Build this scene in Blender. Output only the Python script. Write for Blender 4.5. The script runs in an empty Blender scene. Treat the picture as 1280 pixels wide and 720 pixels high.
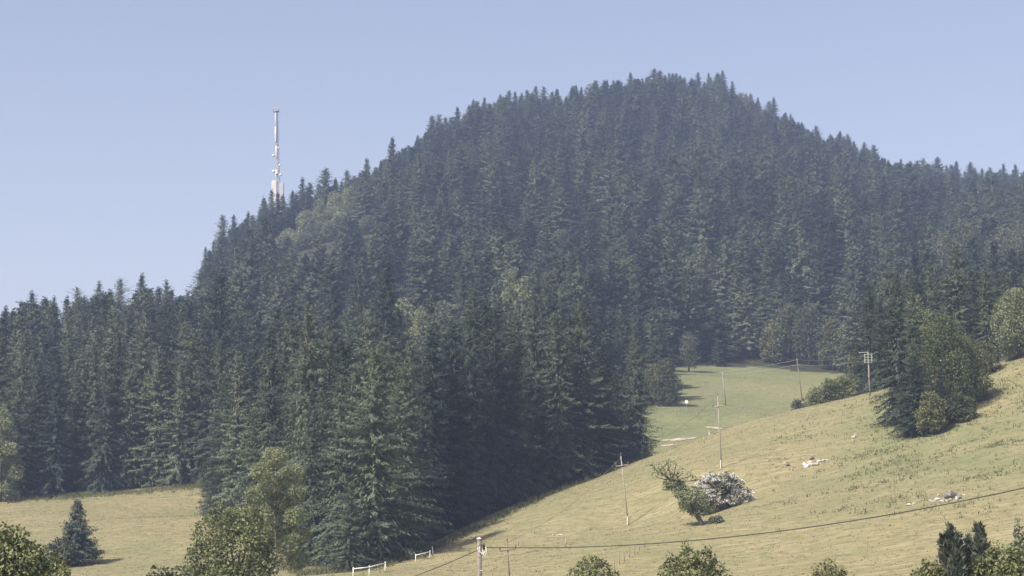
import bpy, math, random
import numpy as np
from mathutils import Vector
R = math.radians
SC = bpy.context.scene
COL = SC.collection

# ------------------------------------------------------------------ camera, sky, sun, exposure
F = 2600.0                      # focal length in pixels of the 1280 px wide photograph
HOR = 700.0                     # row of the level line
PITCH = math.atan((HOR - 360.0) / F)
cd = bpy.data.cameras.new('camera'); cam = bpy.data.objects.new('camera', cd); COL.objects.link(cam)
cd.sensor_width = 36.0; cd.lens = 36.0 * F / 1280.0; cd.clip_start = 0.5; cd.clip_end = 12000
cam.location = (0, 0, 0); cam.rotation_euler = (math.pi / 2 + PITCH, 0, 0)
SC.camera = cam

SUN_EL, SUN_ROT = R(48), R(-131)   # sun behind the camera on the left
sun_dir = Vector((math.sin(SUN_ROT) * math.cos(SUN_EL), math.cos(SUN_ROT) * math.cos(SUN_EL), math.sin(SUN_EL)))
w = bpy.data.worlds.new('World'); SC.world = w; w.use_nodes = True
nt = w.node_tree; bg = nt.nodes['Background']
sky = nt.nodes.new('ShaderNodeTexSky'); sky.sky_type = 'NISHITA'; sky.sun_disc = False
sky.sun_elevation = SUN_EL; sky.sun_rotation = SUN_ROT % (2 * math.pi); sky.altitude = 900
sky.air_density = 1.0; sky.dust_density = 5.0; sky.ozone_density = 1.5
tint = nt.nodes.new('ShaderNodeMix'); tint.data_type = 'RGBA'; tint.blend_type = 'MULTIPLY'; tint.inputs['Factor'].default_value = 1
tint.inputs['B'].default_value = (1.40, 1.11, 0.98, 1)      # the soft lavender of this hazy summer sky
nt.links.new(sky.outputs[0], tint.inputs['A']); nt.links.new(tint.outputs['Result'], bg.inputs[0]); bg.inputs[1].default_value = 0.11
ld = bpy.data.lights.new('sun', 'SUN'); ld.energy = 4.6; ld.angle = R(0.5); ld.color = (1, 0.94, 0.84)
sun = bpy.data.objects.new('sun', ld); COL.objects.link(sun); sun.rotation_euler = (-sun_dir).to_track_quat('-Z', 'Y').to_euler()
sun.location = (-300, -300, 500)
vs = SC.view_settings; vs.view_transform = 'Standard'; vs.look = 'None'; vs.gamma = 1; vs.use_curve_mapping = False
vs.exposure = 0.65
SC.cycles.max_bounces = 6; SC.cycles.diffuse_bounces = 3; SC.cycles.transmission_bounces = 3; SC.cycles.volume_bounces = 1

HAZE = 0.00020

# ------------------------------------------------------------------ small helpers
rng = np.random.default_rng(7); random.seed(7)
fw = np.array([0, math.cos(PITCH), math.sin(PITCH)]); upv = np.array([0, -math.sin(PITCH), math.cos(PITCH)])
def ray(px, py):
    d = fw + upv * (360.0 - py) / F; d = d + np.array([(px - 640.0) / F, 0, 0]); return d
def at(px, py, Y):
    """the point at ground distance Y in the direction of a photograph pixel"""
    d = ray(px, py); return d * (Y / d[1])
def proj(P):
    P = np.asarray(P, float); z = P @ fw
    return 640 + F * P[..., 0] / z, 360 - F * (P @ upv) / z, z

def mesh_obj(name, V, faces, mats, parent=None, smooth=False, mat_idx=None):
    me = bpy.data.meshes.new(name)
    V = np.asarray(V, np.float32)
    if isinstance(faces, np.ndarray):
        k = faces.shape[1]; n = len(faces)
        me.vertices.add(len(V)); me.vertices.foreach_set('co', V.ravel())
        me.loops.add(n * k); me.loops.foreach_set('vertex_index', faces.astype(np.int32).ravel())
        me.polygons.add(n); me.polygons.foreach_set('loop_start', np.arange(0, n * k, k, dtype=np.int32))
        me.polygons.foreach_set('loop_total', np.full(n, k, np.int32))
    else:
        me.from_pydata([tuple(map(float, v)) for v in V], [], faces)
    for m in (mats if isinstance(mats, (list, tuple)) else [mats]): me.materials.append(m)
    if mat_idx is not None: me.polygons.foreach_set('material_index', np.asarray(mat_idx, np.int32))
    if smooth: me.polygons.foreach_set('use_smooth', np.ones(len(me.polygons), bool))
    me.update(calc_edges=True); me.validate()
    o = bpy.data.objects.new(name, me); COL.objects.link(o)
    if parent: o.parent = parent
    return o
def link_mesh(name, me, parent):
    o = bpy.data.objects.new(name, me); COL.objects.link(o); o.parent = parent; return o
def empty(name, loc, label, cat, group=None, rz=0.0):
    o = bpy.data.objects.new(name, None); COL.objects.link(o); o.location = tuple(map(float, loc)); o.rotation_euler = (0, 0, rz)
    o.empty_display_size = 0.3
    return tag(o, label, cat, group)
def tag(o, label, cat, group=None):
    o['label'] = label; o['category'] = cat
    if group: o['group'] = group
    return o

def unit(a): return a / np.maximum(np.linalg.norm(a, axis=-1, keepdims=True), 1e-9)
class MB:
    """collects tubes and boxes into one mesh"""
    def __init__(s): s.V = []; s.F = []; s.n = 0
    def add(s, V, F):
        V = np.asarray(V, float); s.V.append(V); s.F += [tuple(i + s.n for i in f) for f in F]; s.n += len(V)
    def tube(s, pts, rad, k=8, cap=True):
        pts = np.asarray(pts, float); rad = np.broadcast_to(np.asarray(rad, float), (len(pts),))
        rings = []
        for i, p in enumerate(pts):
            t = unit(pts[min(i + 1, len(pts) - 1)] - pts[max(i - 1, 0)])
            a = unit(np.cross(t, [0.31, 0.95, 0.05] if abs(t[2]) > 0.8 else [0, 0, 1.0])); b = np.cross(t, a)
            th = np.arange(k) * 2 * math.pi / k
            rings.append(p + rad[i] * (np.cos(th)[:, None] * a + np.sin(th)[:, None] * b))
        V = np.concatenate(rings); Fs = []
        for i in range(len(pts) - 1):
            for j in range(k): Fs.append((i * k + j, i * k + (j + 1) % k, (i + 1) * k + (j + 1) % k, (i + 1) * k + j))
        if cap: Fs.append(tuple(range(k))[::-1]); Fs.append(tuple(range((len(pts) - 1) * k, len(pts) * k)))
        s.add(V, Fs)
    def box(s, c, size, rz=0.0):
        c = np.asarray(c, float); x, y, z = np.asarray(size, float) / 2
        V = np.array([(sx * x, sy * y, sz * z) for sz in (-1, 1) for sy in (-1, 1) for sx in (-1, 1)])
        co, si = math.cos(rz), math.sin(rz); V = np.c_[V[:, 0] * co - V[:, 1] * si, V[:, 0] * si + V[:, 1] * co, V[:, 2]] + c
        s.add(V, [(0, 2, 3, 1), (4, 5, 7, 6), (0, 1, 5, 4), (2, 6, 7, 3), (0, 4, 6, 2), (1, 3, 7, 5)])
    def build(s, name, mat, parent=None, smooth=False):
        return mesh_obj(name, np.concatenate(s.V), s.F, mat, parent, smooth)

# value noise
_tab = np.random.default_rng(3).random((256, 256))
def vnoise(x, y):
    xi = np.floor(x).astype(int); yi = np.floor(y).astype(int); fx = x - xi; fy = y - yi
    fx = fx * fx * (3 - 2 * fx); fy = fy * fy * (3 - 2 * fy)
    g = lambda i, j: _tab[i % 256, j % 256]
    return (g(xi, yi) * (1 - fx) + g(xi + 1, yi) * fx) * (1 - fy) + (g(xi, yi + 1) * (1 - fx) + g(xi + 1, yi + 1) * fx) * fy - 0.5
def fbm(x, y, o=4):
    s = 0; a = 1.0
    for i in range(o): s = s + a * vnoise(x * 2 ** i + 17.3 * i, y * 2 ** i + 5.1 * i); a *= 0.5
    return s

# ------------------------------------------------------------------ materials
def mat(name): 
    m = bpy.data.materials.new(name); m.use_nodes = True; t = m.node_tree
    for n in list(t.nodes): t.nodes.remove(n)
    return m, t
def N(t, typ, **kw):
    n = t.nodes.new(typ)
    for k, v in kw.items(): setattr(n, k, v)
    return n
def foliage(name, c_dark, c_light, trans=0.25, scale=0.35, vary=1.0, rough=0.6, rnd=1.1):
    """leaf colour varies from tree to tree and from bough to bough"""
    m, t = mat(name); L = t.links.new
    out = N(t, 'ShaderNodeOutputMaterial'); tc = N(t, 'ShaderNodeTexCoord'); oi = N(t, 'ShaderNodeObjectInfo')
    nz = N(t, 'ShaderNodeTexNoise'); nz.inputs['Scale'].default_value = scale; nz.inputs['Detail'].default_value = 4
    L(tc.outputs['Object'], nz.inputs['Vector'])
    mr = N(t, 'ShaderNodeMapRange'); mr.inputs[1].default_value = 0.3; mr.inputs[2].default_value = 0.7; mr.inputs[3].default_value = 0.5 - 0.5 * vary; mr.inputs[4].default_value = 0.5 + 0.5 * vary
    L(nz.outputs['Fac'], mr.inputs[0])
    add = N(t, 'ShaderNodeMath', operation='MULTIPLY_ADD'); L(oi.outputs['Random'], add.inputs[0]); add.inputs[1].default_value = rnd; add.inputs[2].default_value = -rnd / 2
    ad2 = N(t, 'ShaderNodeMath', operation='ADD', use_clamp=True); L(mr.outputs[0], ad2.inputs[0]); L(add.outputs[0], ad2.inputs[1])
    mix = N(t, 'ShaderNodeMix', data_type='RGBA'); L(ad2.outputs[0], mix.inputs['Factor'])
    mix.inputs['A'].default_value = (*c_dark, 1); mix.inputs['B'].default_value = (*c_light, 1)
    p = N(t, 'ShaderNodeBsdfPrincipled'); p.inputs['Roughness'].default_value = rough; p.inputs['Specular IOR Level'].default_value = 0.25
    tr = N(t, 'ShaderNodeBsdfTranslucent'); ms = N(t, 'ShaderNodeMixShader'); ms.inputs[0].default_value = trans
    L(mix.outputs['Result'], p.inputs['Base Color']); L(mix.outputs['Result'], tr.inputs['Color'])
    L(p.outputs[0], ms.inputs[1]); L(tr.outputs[0], ms.inputs[2]); L(ms.outputs[0], out.inputs['Surface'])
    return m
def plain(name, c1, c2, scale=6.0, rough=0.8, bump=0.2, metal=0.0):
    m, t = mat(name); L = t.links.new
    out = N(t, 'ShaderNodeOutputMaterial'); tc = N(t, 'ShaderNodeTexCoord')
    nz = N(t, 'ShaderNodeTexNoise'); nz.inputs['Scale'].default_value = scale; nz.inputs['Detail'].default_value = 6
    L(tc.outputs['Object'], nz.inputs['Vector'])
    mix = N(t, 'ShaderNodeMix', data_type='RGBA'); mr = N(t, 'ShaderNodeMapRange'); mr.inputs[1].default_value = 0.35; mr.inputs[2].default_value = 0.65
    L(nz.outputs['Fac'], mr.inputs[0]); L(mr.outputs[0], mix.inputs['Factor'])
    mix.inputs['A'].default_value = (*c1, 1); mix.inputs['B'].default_value = (*c2, 1)
    p = N(t, 'ShaderNodeBsdfPrincipled'); p.inputs['Roughness'].default_value = rough; p.inputs['Metallic'].default_value = metal
    bp = N(t, 'ShaderNodeBump'); bp.inputs['Strength'].default_value = bump; L(nz.outputs['Fac'], bp.inputs['Height']); L(bp.outputs[0], p.inputs['Normal'])
    L(mix.outputs['Result'], p.inputs['Base Color']); L(p.outputs[0], out.inputs['Surface'])
    return m

M_SPRUCE = foliage('spruce_needles', (0.028, 0.047, 0.037), (0.128, 0.158, 0.098), 0.10, 0.25, 0.5)
M_FIRBLUE = foliage('young_fir_needles', (0.045, 0.065, 0.058), (0.11, 0.135, 0.10), 0.15)
M_LEAF = foliage('leaves_mid_green', (0.065, 0.088, 0.04), (0.20, 0.225, 0.10), 0.3, 0.5)
M_LEAFPALE = foliage('leaves_pale_green', (0.15, 0.18, 0.095), (0.28, 0.315, 0.175), 0.3, 0.5, 1.0, 0.6, 0.4)
M_LEAFDARK = foliage('leaves_dark_green', (0.06, 0.075, 0.04), (0.17, 0.18, 0.085), 0.25, 0.5)
M_BIRCHLEAF = foliage('birch_leaves', (0.17, 0.20, 0.105), (0.31, 0.345, 0.20), 0.4, 0.5, 1.0, 0.6, 0.1)
M_LEAFNEAR = foliage('glossy_leaves', (0.075, 0.098, 0.042), (0.24, 0.265, 0.12), 0.2, 0.9, 1.0, 0.45, 0.2)
M_LEAFOLIVE = foliage('leaves_olive', (0.062, 0.080, 0.050), (0.138, 0.162, 0.096), 0.25, 0.5)
M_CYPRESS = foliage('cypress_sprays', (0.07, 0.09, 0.068), (0.195, 0.215, 0.165), 0.15, 0.8)
M_BLOSSOM = foliage('white_blossom', (0.50, 0.50, 0.47), (0.72, 0.72, 0.68), 0.2, 1.0)
M_BARK = plain('bark', (0.05, 0.043, 0.037), (0.11, 0.095, 0.08), 5)
M_BIRCH = plain('birch_bark', (0.45, 0.43, 0.38), (0.62, 0.60, 0.55), 3)
M_DEADWOOD = plain('dead_grey_wood', (0.30, 0.28, 0.25), (0.45, 0.43, 0.38), 4)
M_POLE = plain('weathered_pole_wood', (0.11, 0.10, 0.085), (0.22, 0.20, 0.17), 8)
M_POLEPALE = plain('silvery_pole_wood', (0.22, 0.20, 0.175), (0.34, 0.315, 0.275), 8)
M_WHITE = plain('white_paint', (0.70, 0.70, 0.68), (0.80, 0.80, 0.78), 3, 0.6, 0.05)
M_MASTGREY = plain('galvanised_steel', (0.40, 0.41, 0.42), (0.52, 0.53, 0.54), 2, 0.5, 0.05, 0.4)
M_MASTGREY2 = plain('dark_grey_steel', (0.20, 0.21, 0.22), (0.28, 0.29, 0.30), 2, 0.5, 0.05, 0.3)
M_MAST = plain('cream_mast_paint', (0.50, 0.505, 0.49), (0.62, 0.62, 0.60), 0.8, 0.6, 0.05)
M_CONC = plain('pale_concrete', (0.60, 0.58, 0.52), (0.72, 0.70, 0.64), 0.6)
M_CERAMIC = plain('insulator_ceramic', (0.10, 0.08, 0.07), (0.14, 0.11, 0.10), 5, 0.3, 0.0)
M_CABLE = plain('black_cable', (0.02, 0.021, 0.022), (0.035, 0.036, 0.036), 5, 0.6, 0.0)
M_STONE = plain('pale_limestone', (0.28, 0.265, 0.235), (0.55, 0.53, 0.49), 2.5, 0.9, 0.5)
M_STONEDARK = plain('dark_lichened_stone', (0.10, 0.10, 0.09), (0.24, 0.23, 0.20), 2.5, 0.9, 0.5)
M_EARTH = plain('bare_pale_earth', (0.24, 0.21, 0.15), (0.46, 0.41, 0.32), 0.8, 0.95, 0.6)
M_GRAVEL = plain('gravel_track', (0.22, 0.20, 0.16), (0.33, 0.31, 0.26), 1.5, 0.95, 0.5)

# ------------------------------------------------------------------ terrain (thin plate spline through surveyed points)
CP = []
def G(px, py, Y): CP.append(at(px, py, Y))
def W(x, y, z): CP.append(np.array([x, y, z], float))
for x in (-120, -40, 40, 120): W(x, 0, -9); W(x, 80, -8.2)
for x in (-400, 400): W(x, 0, -12); W(x, 150, -8 if x < 0 else 4)
for a in [(480, 716, 255), (600, 720, 205), (760, 720, 198), (900, 720, 190), (1090, 720, 178), (1280, 720, 166), (1280, 600, 225),
          (885, 645, 238), (785, 658, 278), (700, 645, 285), (560, 690, 268), (600, 652, 303), (700, 612, 328), (800, 578, 348),
          (902, 587, 290), (850, 560, 345), (940, 527, 345), (1010, 507, 345), (1090, 494, 338), (1090, 600, 252), (1150, 540, 287),
          (1200, 505, 300), (1280, 460, 312), (1400, 405, 330), (1000, 580, 285), (1000, 640, 232),
          # behind the crest, then the second meadow
          (800, 588, 385), (880, 556, 400), (960, 532, 405), (1060, 512, 400), (1160, 480, 400), (1280, 448, 390),
          (815, 565, 415), (860, 545, 430), (930, 528, 445), (900, 514, 482), (800, 509, 480), (1000, 509, 482), (1060, 490, 500),
          (855, 478, 545), (960, 478, 555), (860, 450, 615), (960, 443, 635), (1055, 462, 620), (1200, 445, 600), (1330, 420, 600),
          # wood on the left and the left meadow
          (0, 622, 405), (130, 612, 410), (255, 606, 405), (-150, 628, 410), (130, 722, 262), (0, 722, 265), (250, 712, 270), (90, 705, 285),
          (60, 660, 340), (200, 660, 330), (330, 680, 300), (400, 704, 290), (420, 720, 255), (330, 722, 245),
          (300, 642, 350), (40, 490, 545), (150, 470, 555), (230, 480, 560), (225, 405, 900), (232, 405, 840), (205, 425, 840), (-150, 500, 560), (30, 470, 700), (150, 430, 740), (-150, 480, 740),
          (100, 440, 950), (-200, 470, 1000), (200, 400, 1000),
          # inside the wood
          (400, 640, 380), (500, 600, 400), (600, 560, 430), (700, 540, 440), (760, 520, 460), (400, 540, 500), (560, 490, 520), (700, 460, 560),
          (300, 500, 560), (400, 440, 620), (560, 410, 640), (740, 400, 680), (400, 370, 760), (560, 330, 780), (700, 325, 780),
          (300, 350, 860), (350, 318, 920), (410, 288, 950), (480, 258, 985), (540, 208, 1060), (270, 355, 930), (640, 162, 1140), (740, 148, 1210), (830, 133, 1250),
          (910, 134, 1240), (975, 170, 1220), (1040, 212, 1200), (1110, 246, 1190), (1200, 258, 1200), (1290, 262, 1210), (1450, 275, 1200), (1600, 290, 1200),
          (640, 240, 960), (850, 300, 820), (850, 215, 1010), (1000, 310, 830), (1000, 240, 1020), (1150, 330, 830), (1150, 285, 1010), (1300, 320, 850)]:
    G(*a)
for px, z0, Y in ((300, 95, 1300), (450, 140, 1350), (640, 190, 1400), (850, 225, 1480), (1050, 190, 1480), (1280, 190, 1480), (0, 50, 1400)):
    W((px - 640) / F * Y, Y, z0)
for x in (-1500, -700, 0, 700, 1500): W(x, 2600, 20)
for y in (500, 1200, 1900): W(-1500, y, -10); W(1500, y, 120)
for y in (450, 800): W(-600, y, 10 if y < 600 else 40); W(640, y, 55 if y < 600 else 150)
CP = np.array(CP); _c = CP[:, :2] / 200.0
def _U(r2): return np.where(r2 > 1e-12, 0.5 * r2 * np.log(np.maximum(r2, 1e-12)), 0.0)
_n = len(CP); _K = _U(((_c[:, None] - _c[None]) ** 2).sum(-1)) + np.eye(_n) * 2e-4
_P = np.c_[np.ones(_n), _c]; _A = np.block([[_K, _P], [_P.T, np.zeros((3, 3))]])
_wt = np.linalg.solve(_A, np.r_[CP[:, 2], np.zeros(3)])
def smooth_h(x, y):
    x = np.asarray(x, float).ravel() / 200; y = np.asarray(y, float).ravel() / 200; out = np.empty(len(x))
    for i in range(0, len(x), 20000):
        xs, ys = x[i:i + 20000], y[i:i + 20000]
        out[i:i + 20000] = _U((xs[:, None] - _c[:, 0]) ** 2 + (ys[:, None] - _c[:, 1]) ** 2) @ _wt[:_n] + _wt[_n] + _wt[_n + 1] * xs + _wt[_n + 2] * ys
    return out
def axis(knots):   # [(from, step)...] variable grid spacing
    v = []
    for (a, s), (b, _) in zip(knots[:-1], knots[1:]): v += list(np.arange(a, b, s))
    return np.array(v + [knots[-1][0]])
GX = axis([(-1500, 60), (-420, 12), (-130, 1.6), (130, 12), (420, 60), (1500, 0)])
GY = axis([(-60, 12), (140, 1.4), (500, 4), (700, 10), (1500, 60), (2600, 0)])
XX, YY = np.meshgrid(GX, GY)
ZZ = smooth_h(XX, YY).reshape(XX.shape)
ZZ += 0.9 * fbm(XX / 28, YY / 28, 3) + 0.09 * fbm(XX / 5, YY / 5, 2)
ZZ += 0.04 * np.sin((YY + 0.25 * XX + 6 * vnoise(XX / 20, YY / 20)) * 1.5) * np.clip((XX - 10) / 60, 0, 1)    # sheep-walk steps on the steep side
_px = 640 + F * XX / np.maximum(YY, 1); _m = np.clip((_px - 820) / 30, 0, 1) * np.clip((975 - _px) / 30, 0, 1)     # the grassy bank across the second meadow
ZZ += 1.1 * _m * (1 / (1 + np.exp(-(YY - 447 - 3 * vnoise(XX / 9, YY / 9)) / 1.3))) * np.clip((500 - YY) / 45, 0, 1)
def hz(x, y):
    x = np.atleast_1d(np.asarray(x, float)); y = np.atleast_1d(np.asarray(y, float))
    i = np.clip(np.searchsorted(GX, x) - 1, 0, len(GX) - 2); j = np.clip(np.searchsorted(GY, y) - 1, 0, len(GY) - 2)
    fx = np.clip((x - GX[i]) / (GX[i + 1] - GX[i]), 0, 1); fy = np.clip((y - GY[j]) / (GY[j + 1] - GY[j]), 0, 1)
    return (ZZ[j, i] * (1 - fx) + ZZ[j, i + 1] * fx) * (1 - fy) + (ZZ[j + 1, i] * (1 - fx) + ZZ[j + 1, i + 1] * fx) * fy
def on(px, Y):      # ground under a compass direction and distance
    x = (px - 640) / F * Y / (fw[1]) * 1.0
    return np.array([x, Y, hz(x, Y)[0]])
def seen(px, py, y0=120, y1=1400):      # first ground met by a line of sight
    d = ray(px, py); d = d / d[1]; ys = np.arange(y0, y1, 0.5); g = hz(d[0] * ys, ys); k = np.nonzero(d[2] * ys < g)[0]
    Y = ys[k[0]] if len(k) else y1
    return np.array([d[0] * Y, Y, hz(d[0] * Y, Y)[0]])

def pip(poly, x, y):
    inside = np.zeros(np.shape(x), bool); n = len(poly)
    for i in range(n):
        (x1, y1), (x2, y2) = poly[i], poly[(i + 1) % n]
        c = ((y1 > y) != (y2 > y)) & (x < (x2 - x1) * (y - y1) / (y2 - y1 + 1e-12) + x1); inside ^= c
    return inside
def polyw(pts): return [((px - 640) / F * Y, Y) for px, Y in pts]
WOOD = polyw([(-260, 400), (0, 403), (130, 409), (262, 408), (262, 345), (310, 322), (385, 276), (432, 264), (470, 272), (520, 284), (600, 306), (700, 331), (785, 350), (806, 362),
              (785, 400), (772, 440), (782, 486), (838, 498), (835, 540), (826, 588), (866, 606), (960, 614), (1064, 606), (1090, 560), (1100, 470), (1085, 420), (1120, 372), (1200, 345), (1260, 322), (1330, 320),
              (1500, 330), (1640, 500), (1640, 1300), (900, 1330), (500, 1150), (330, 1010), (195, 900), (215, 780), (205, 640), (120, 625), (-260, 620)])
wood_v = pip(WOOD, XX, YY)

terr_F = []
nx, ny = len(GX), len(GY); idx = np.arange(nx * ny).reshape(ny, nx)
terr_F = np.stack([idx[:-1, :-1], idx[:-1, 1:], idx[1:, 1:], idx[1:, :-1]], -1).reshape(-1, 4)

def ground_material():
    m, t = mat('meadow_and_forest_floor'); L = t.links.new
    out = N(t, 'ShaderNodeOutputMaterial'); tc = N(t, 'ShaderNodeTexCoord'); p = N(t, 'ShaderNodeBsdfPrincipled')
    p.inputs['Roughness'].default_value = 0.9; p.inputs['Specular IOR Level'].default_value = 0.1
    def noise(scale, detail, sx=1, sy=1, rot=0, dist=0.0):
        mp = N(t, 'ShaderNodeMapping'); mp.inputs['Scale'].default_value = (sx, sy, 1); mp.inputs['Rotation'].default_value = (0, 0, rot)
        n = N(t, 'ShaderNodeTexNoise'); n.inputs['Scale'].default_value = scale; n.inputs['Detail'].default_value = detail; n.inputs['Distortion'].default_value = dist
        L(tc.outputs['Object'], mp.inputs[0]); L(mp.outputs[0], n.inputs['Vector']); return n.outputs['Fac']
    def rng_(s, a, b):
        r = N(t, 'ShaderNodeMapRange'); r.inputs[1].default_value = a; r.inputs[2].default_value = b; L(s, r.inputs[0]); return r.outputs[0]
    def mixc(f, a, b):
        x = N(t, 'ShaderNodeMix', data_type='RGBA'); L(f, x.inputs['Factor'])
        for s, k in ((a, 'A'), (b, 'B')):
            if isinstance(s, tuple): x.inputs[k].default_value = (*s, 1)
            else: L(s, x.inputs[k])
        return x.outputs['Result']
    def attr(n):
        a = N(t, 'ShaderNodeAttribute'); a.attribute_name = n; return a.outputs['Fac']
    straw = mixc(rng_(noise(0.16, 6, 1, 4.0, 0.35, 0.6), 0.38, 0.62), (0.212, 0.190, 0.102), (0.27, 0.24, 0.138))
    straw = mixc(rng_(noise(0.55, 6, 1, 2.4, 0.3, 0.4), 0.42, 0.66), straw, (0.150, 0.150, 0.075))
    straw = mixc(rng_(noise(1.8, 4, 1, 1.5), 0.55, 0.75), straw, (0.285, 0.258, 0.155))
    straw = mixc(rng_(noise(0.9, 7, 1, 1.8, 0.5, 0.5), 0.60, 0.68), straw, (0.125, 0.132, 0.065))
    green = mixc(rng_(noise(0.35, 6, 1, 2.2, 0.2), 0.4, 0.65), (0.135, 0.155, 0.075), (0.185, 0.195, 0.10))
    green = mixc(rng_(noise(0.9, 6, 1, 2.6, 0.1), 0.52, 0.68), green, (0.10, 0.12, 0.055))
    c = mixc(attr('green'), straw, green)
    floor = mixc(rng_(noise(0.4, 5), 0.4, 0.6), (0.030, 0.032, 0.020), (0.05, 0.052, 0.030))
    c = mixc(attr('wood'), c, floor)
    L(c, p.inputs['Base Color'])
    bp = N(t, 'ShaderNodeBump'); bp.inputs['Strength'].default_value = 0.35; bp.inputs['Distance'].default_value = 0.25
    L(noise(1.6, 6, 1, 1.6), bp.inputs['Height']); L(bp.outputs[0], p.inputs['Normal'])
    L(p.outputs[0], out.inputs['Surface']); return m
M_GROUND = ground_material()
ground = mesh_obj('terrain', np.c_[XX.ravel(), YY.ravel(), ZZ.ravel()], terr_F, M_GROUND, smooth=True); ground['kind'] = 'structure'
pxg = 640 + F * XX / np.maximum(YY, 1)
def greenness(px, y, x):
    g = 0.07 + 0.62 * fbm(x / 14, y / 22, 3)
    second = np.clip((y - (352 + 0 * px)) / 25, 0, 1) * np.clip((px - 790) / 20, 0, 1)          # the second meadow is greener
    g = g + 0.75 * second
    steep = np.clip((px - 960) / 130, 0, 1) * np.clip((y - 205) / 30, 0, 1) * np.clip((330 - y) / 40, 0, 1)
    g = g + steep * (0.42 + 0.6 * fbm(x / 7, y / 7, 3))
    patch = np.exp(-(((px - 940) / 45) ** 2 + ((y - 238) / 12) ** 2)); g = g + 0.5 * patch
    left = np.exp(-(((px - 190) / 28) ** 2 + ((y - 300) / 9) ** 2)); g = g + 0.7 * left
    g = g + 0.35 * np.exp(-((y - 400) / 10) ** 2) * (px < 260)
    return np.clip(g, 0, 1)
at_g = ground.data.attributes.new('green', 'FLOAT', 'POINT'); at_g.data.foreach_set('value', greenness(pxg, YY, XX).ravel().astype(np.float32))
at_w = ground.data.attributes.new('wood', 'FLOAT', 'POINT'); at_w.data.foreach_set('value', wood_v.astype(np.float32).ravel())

# ------------------------------------------------------------------ haze: one closed box of even air round everything
hb = MB(); hb.box((0, 1270, 145), (3020, 2700, 345))
zmin = float(ZZ.min()) - 1.5
hb.V[0][:, 2] = np.where(hb.V[0][:, 2] < 145, zmin, float(ZZ.max()) + 45)
mh, th = mat('pale_air'); vo = N(th, 'ShaderNodeVolumePrincipled'); ho = N(th, 'ShaderNodeOutputMaterial')
vo.inputs['Color'].default_value = (0.48, 0.62, 1.0, 1); vo.inputs['Density'].default_value = HAZE; vo.inputs['Anisotropy'].default_value = 0.0
th.links.new(vo.outputs[0], ho.inputs['Volume'])
haze = hb.build('haze', mh); haze['kind'] = 'stuff'

# ------------------------------------------------------------------ tree meshes
def kites(P, D, S, Ln, Wd, droop=0.0):
    """n leaf sprays: base, two shoulders, tip"""
    Ln = np.asarray(Ln)[:, None]; Wd = np.asarray(Wd)[:, None]
    up = np.array([0, 0, -1.0]) * droop
    V = np.stack([P, P + D * Ln * 0.45 + S * Wd, P + D * Ln + up * Ln, P + D * Ln * 0.45 - S * Wd], 1).reshape(-1, 3)
    return V, np.arange(len(V)).reshape(-1, 4)
def perp(D, g):
    r = g.normal(size=D.shape); return unit(np.cross(D, r))

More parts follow.
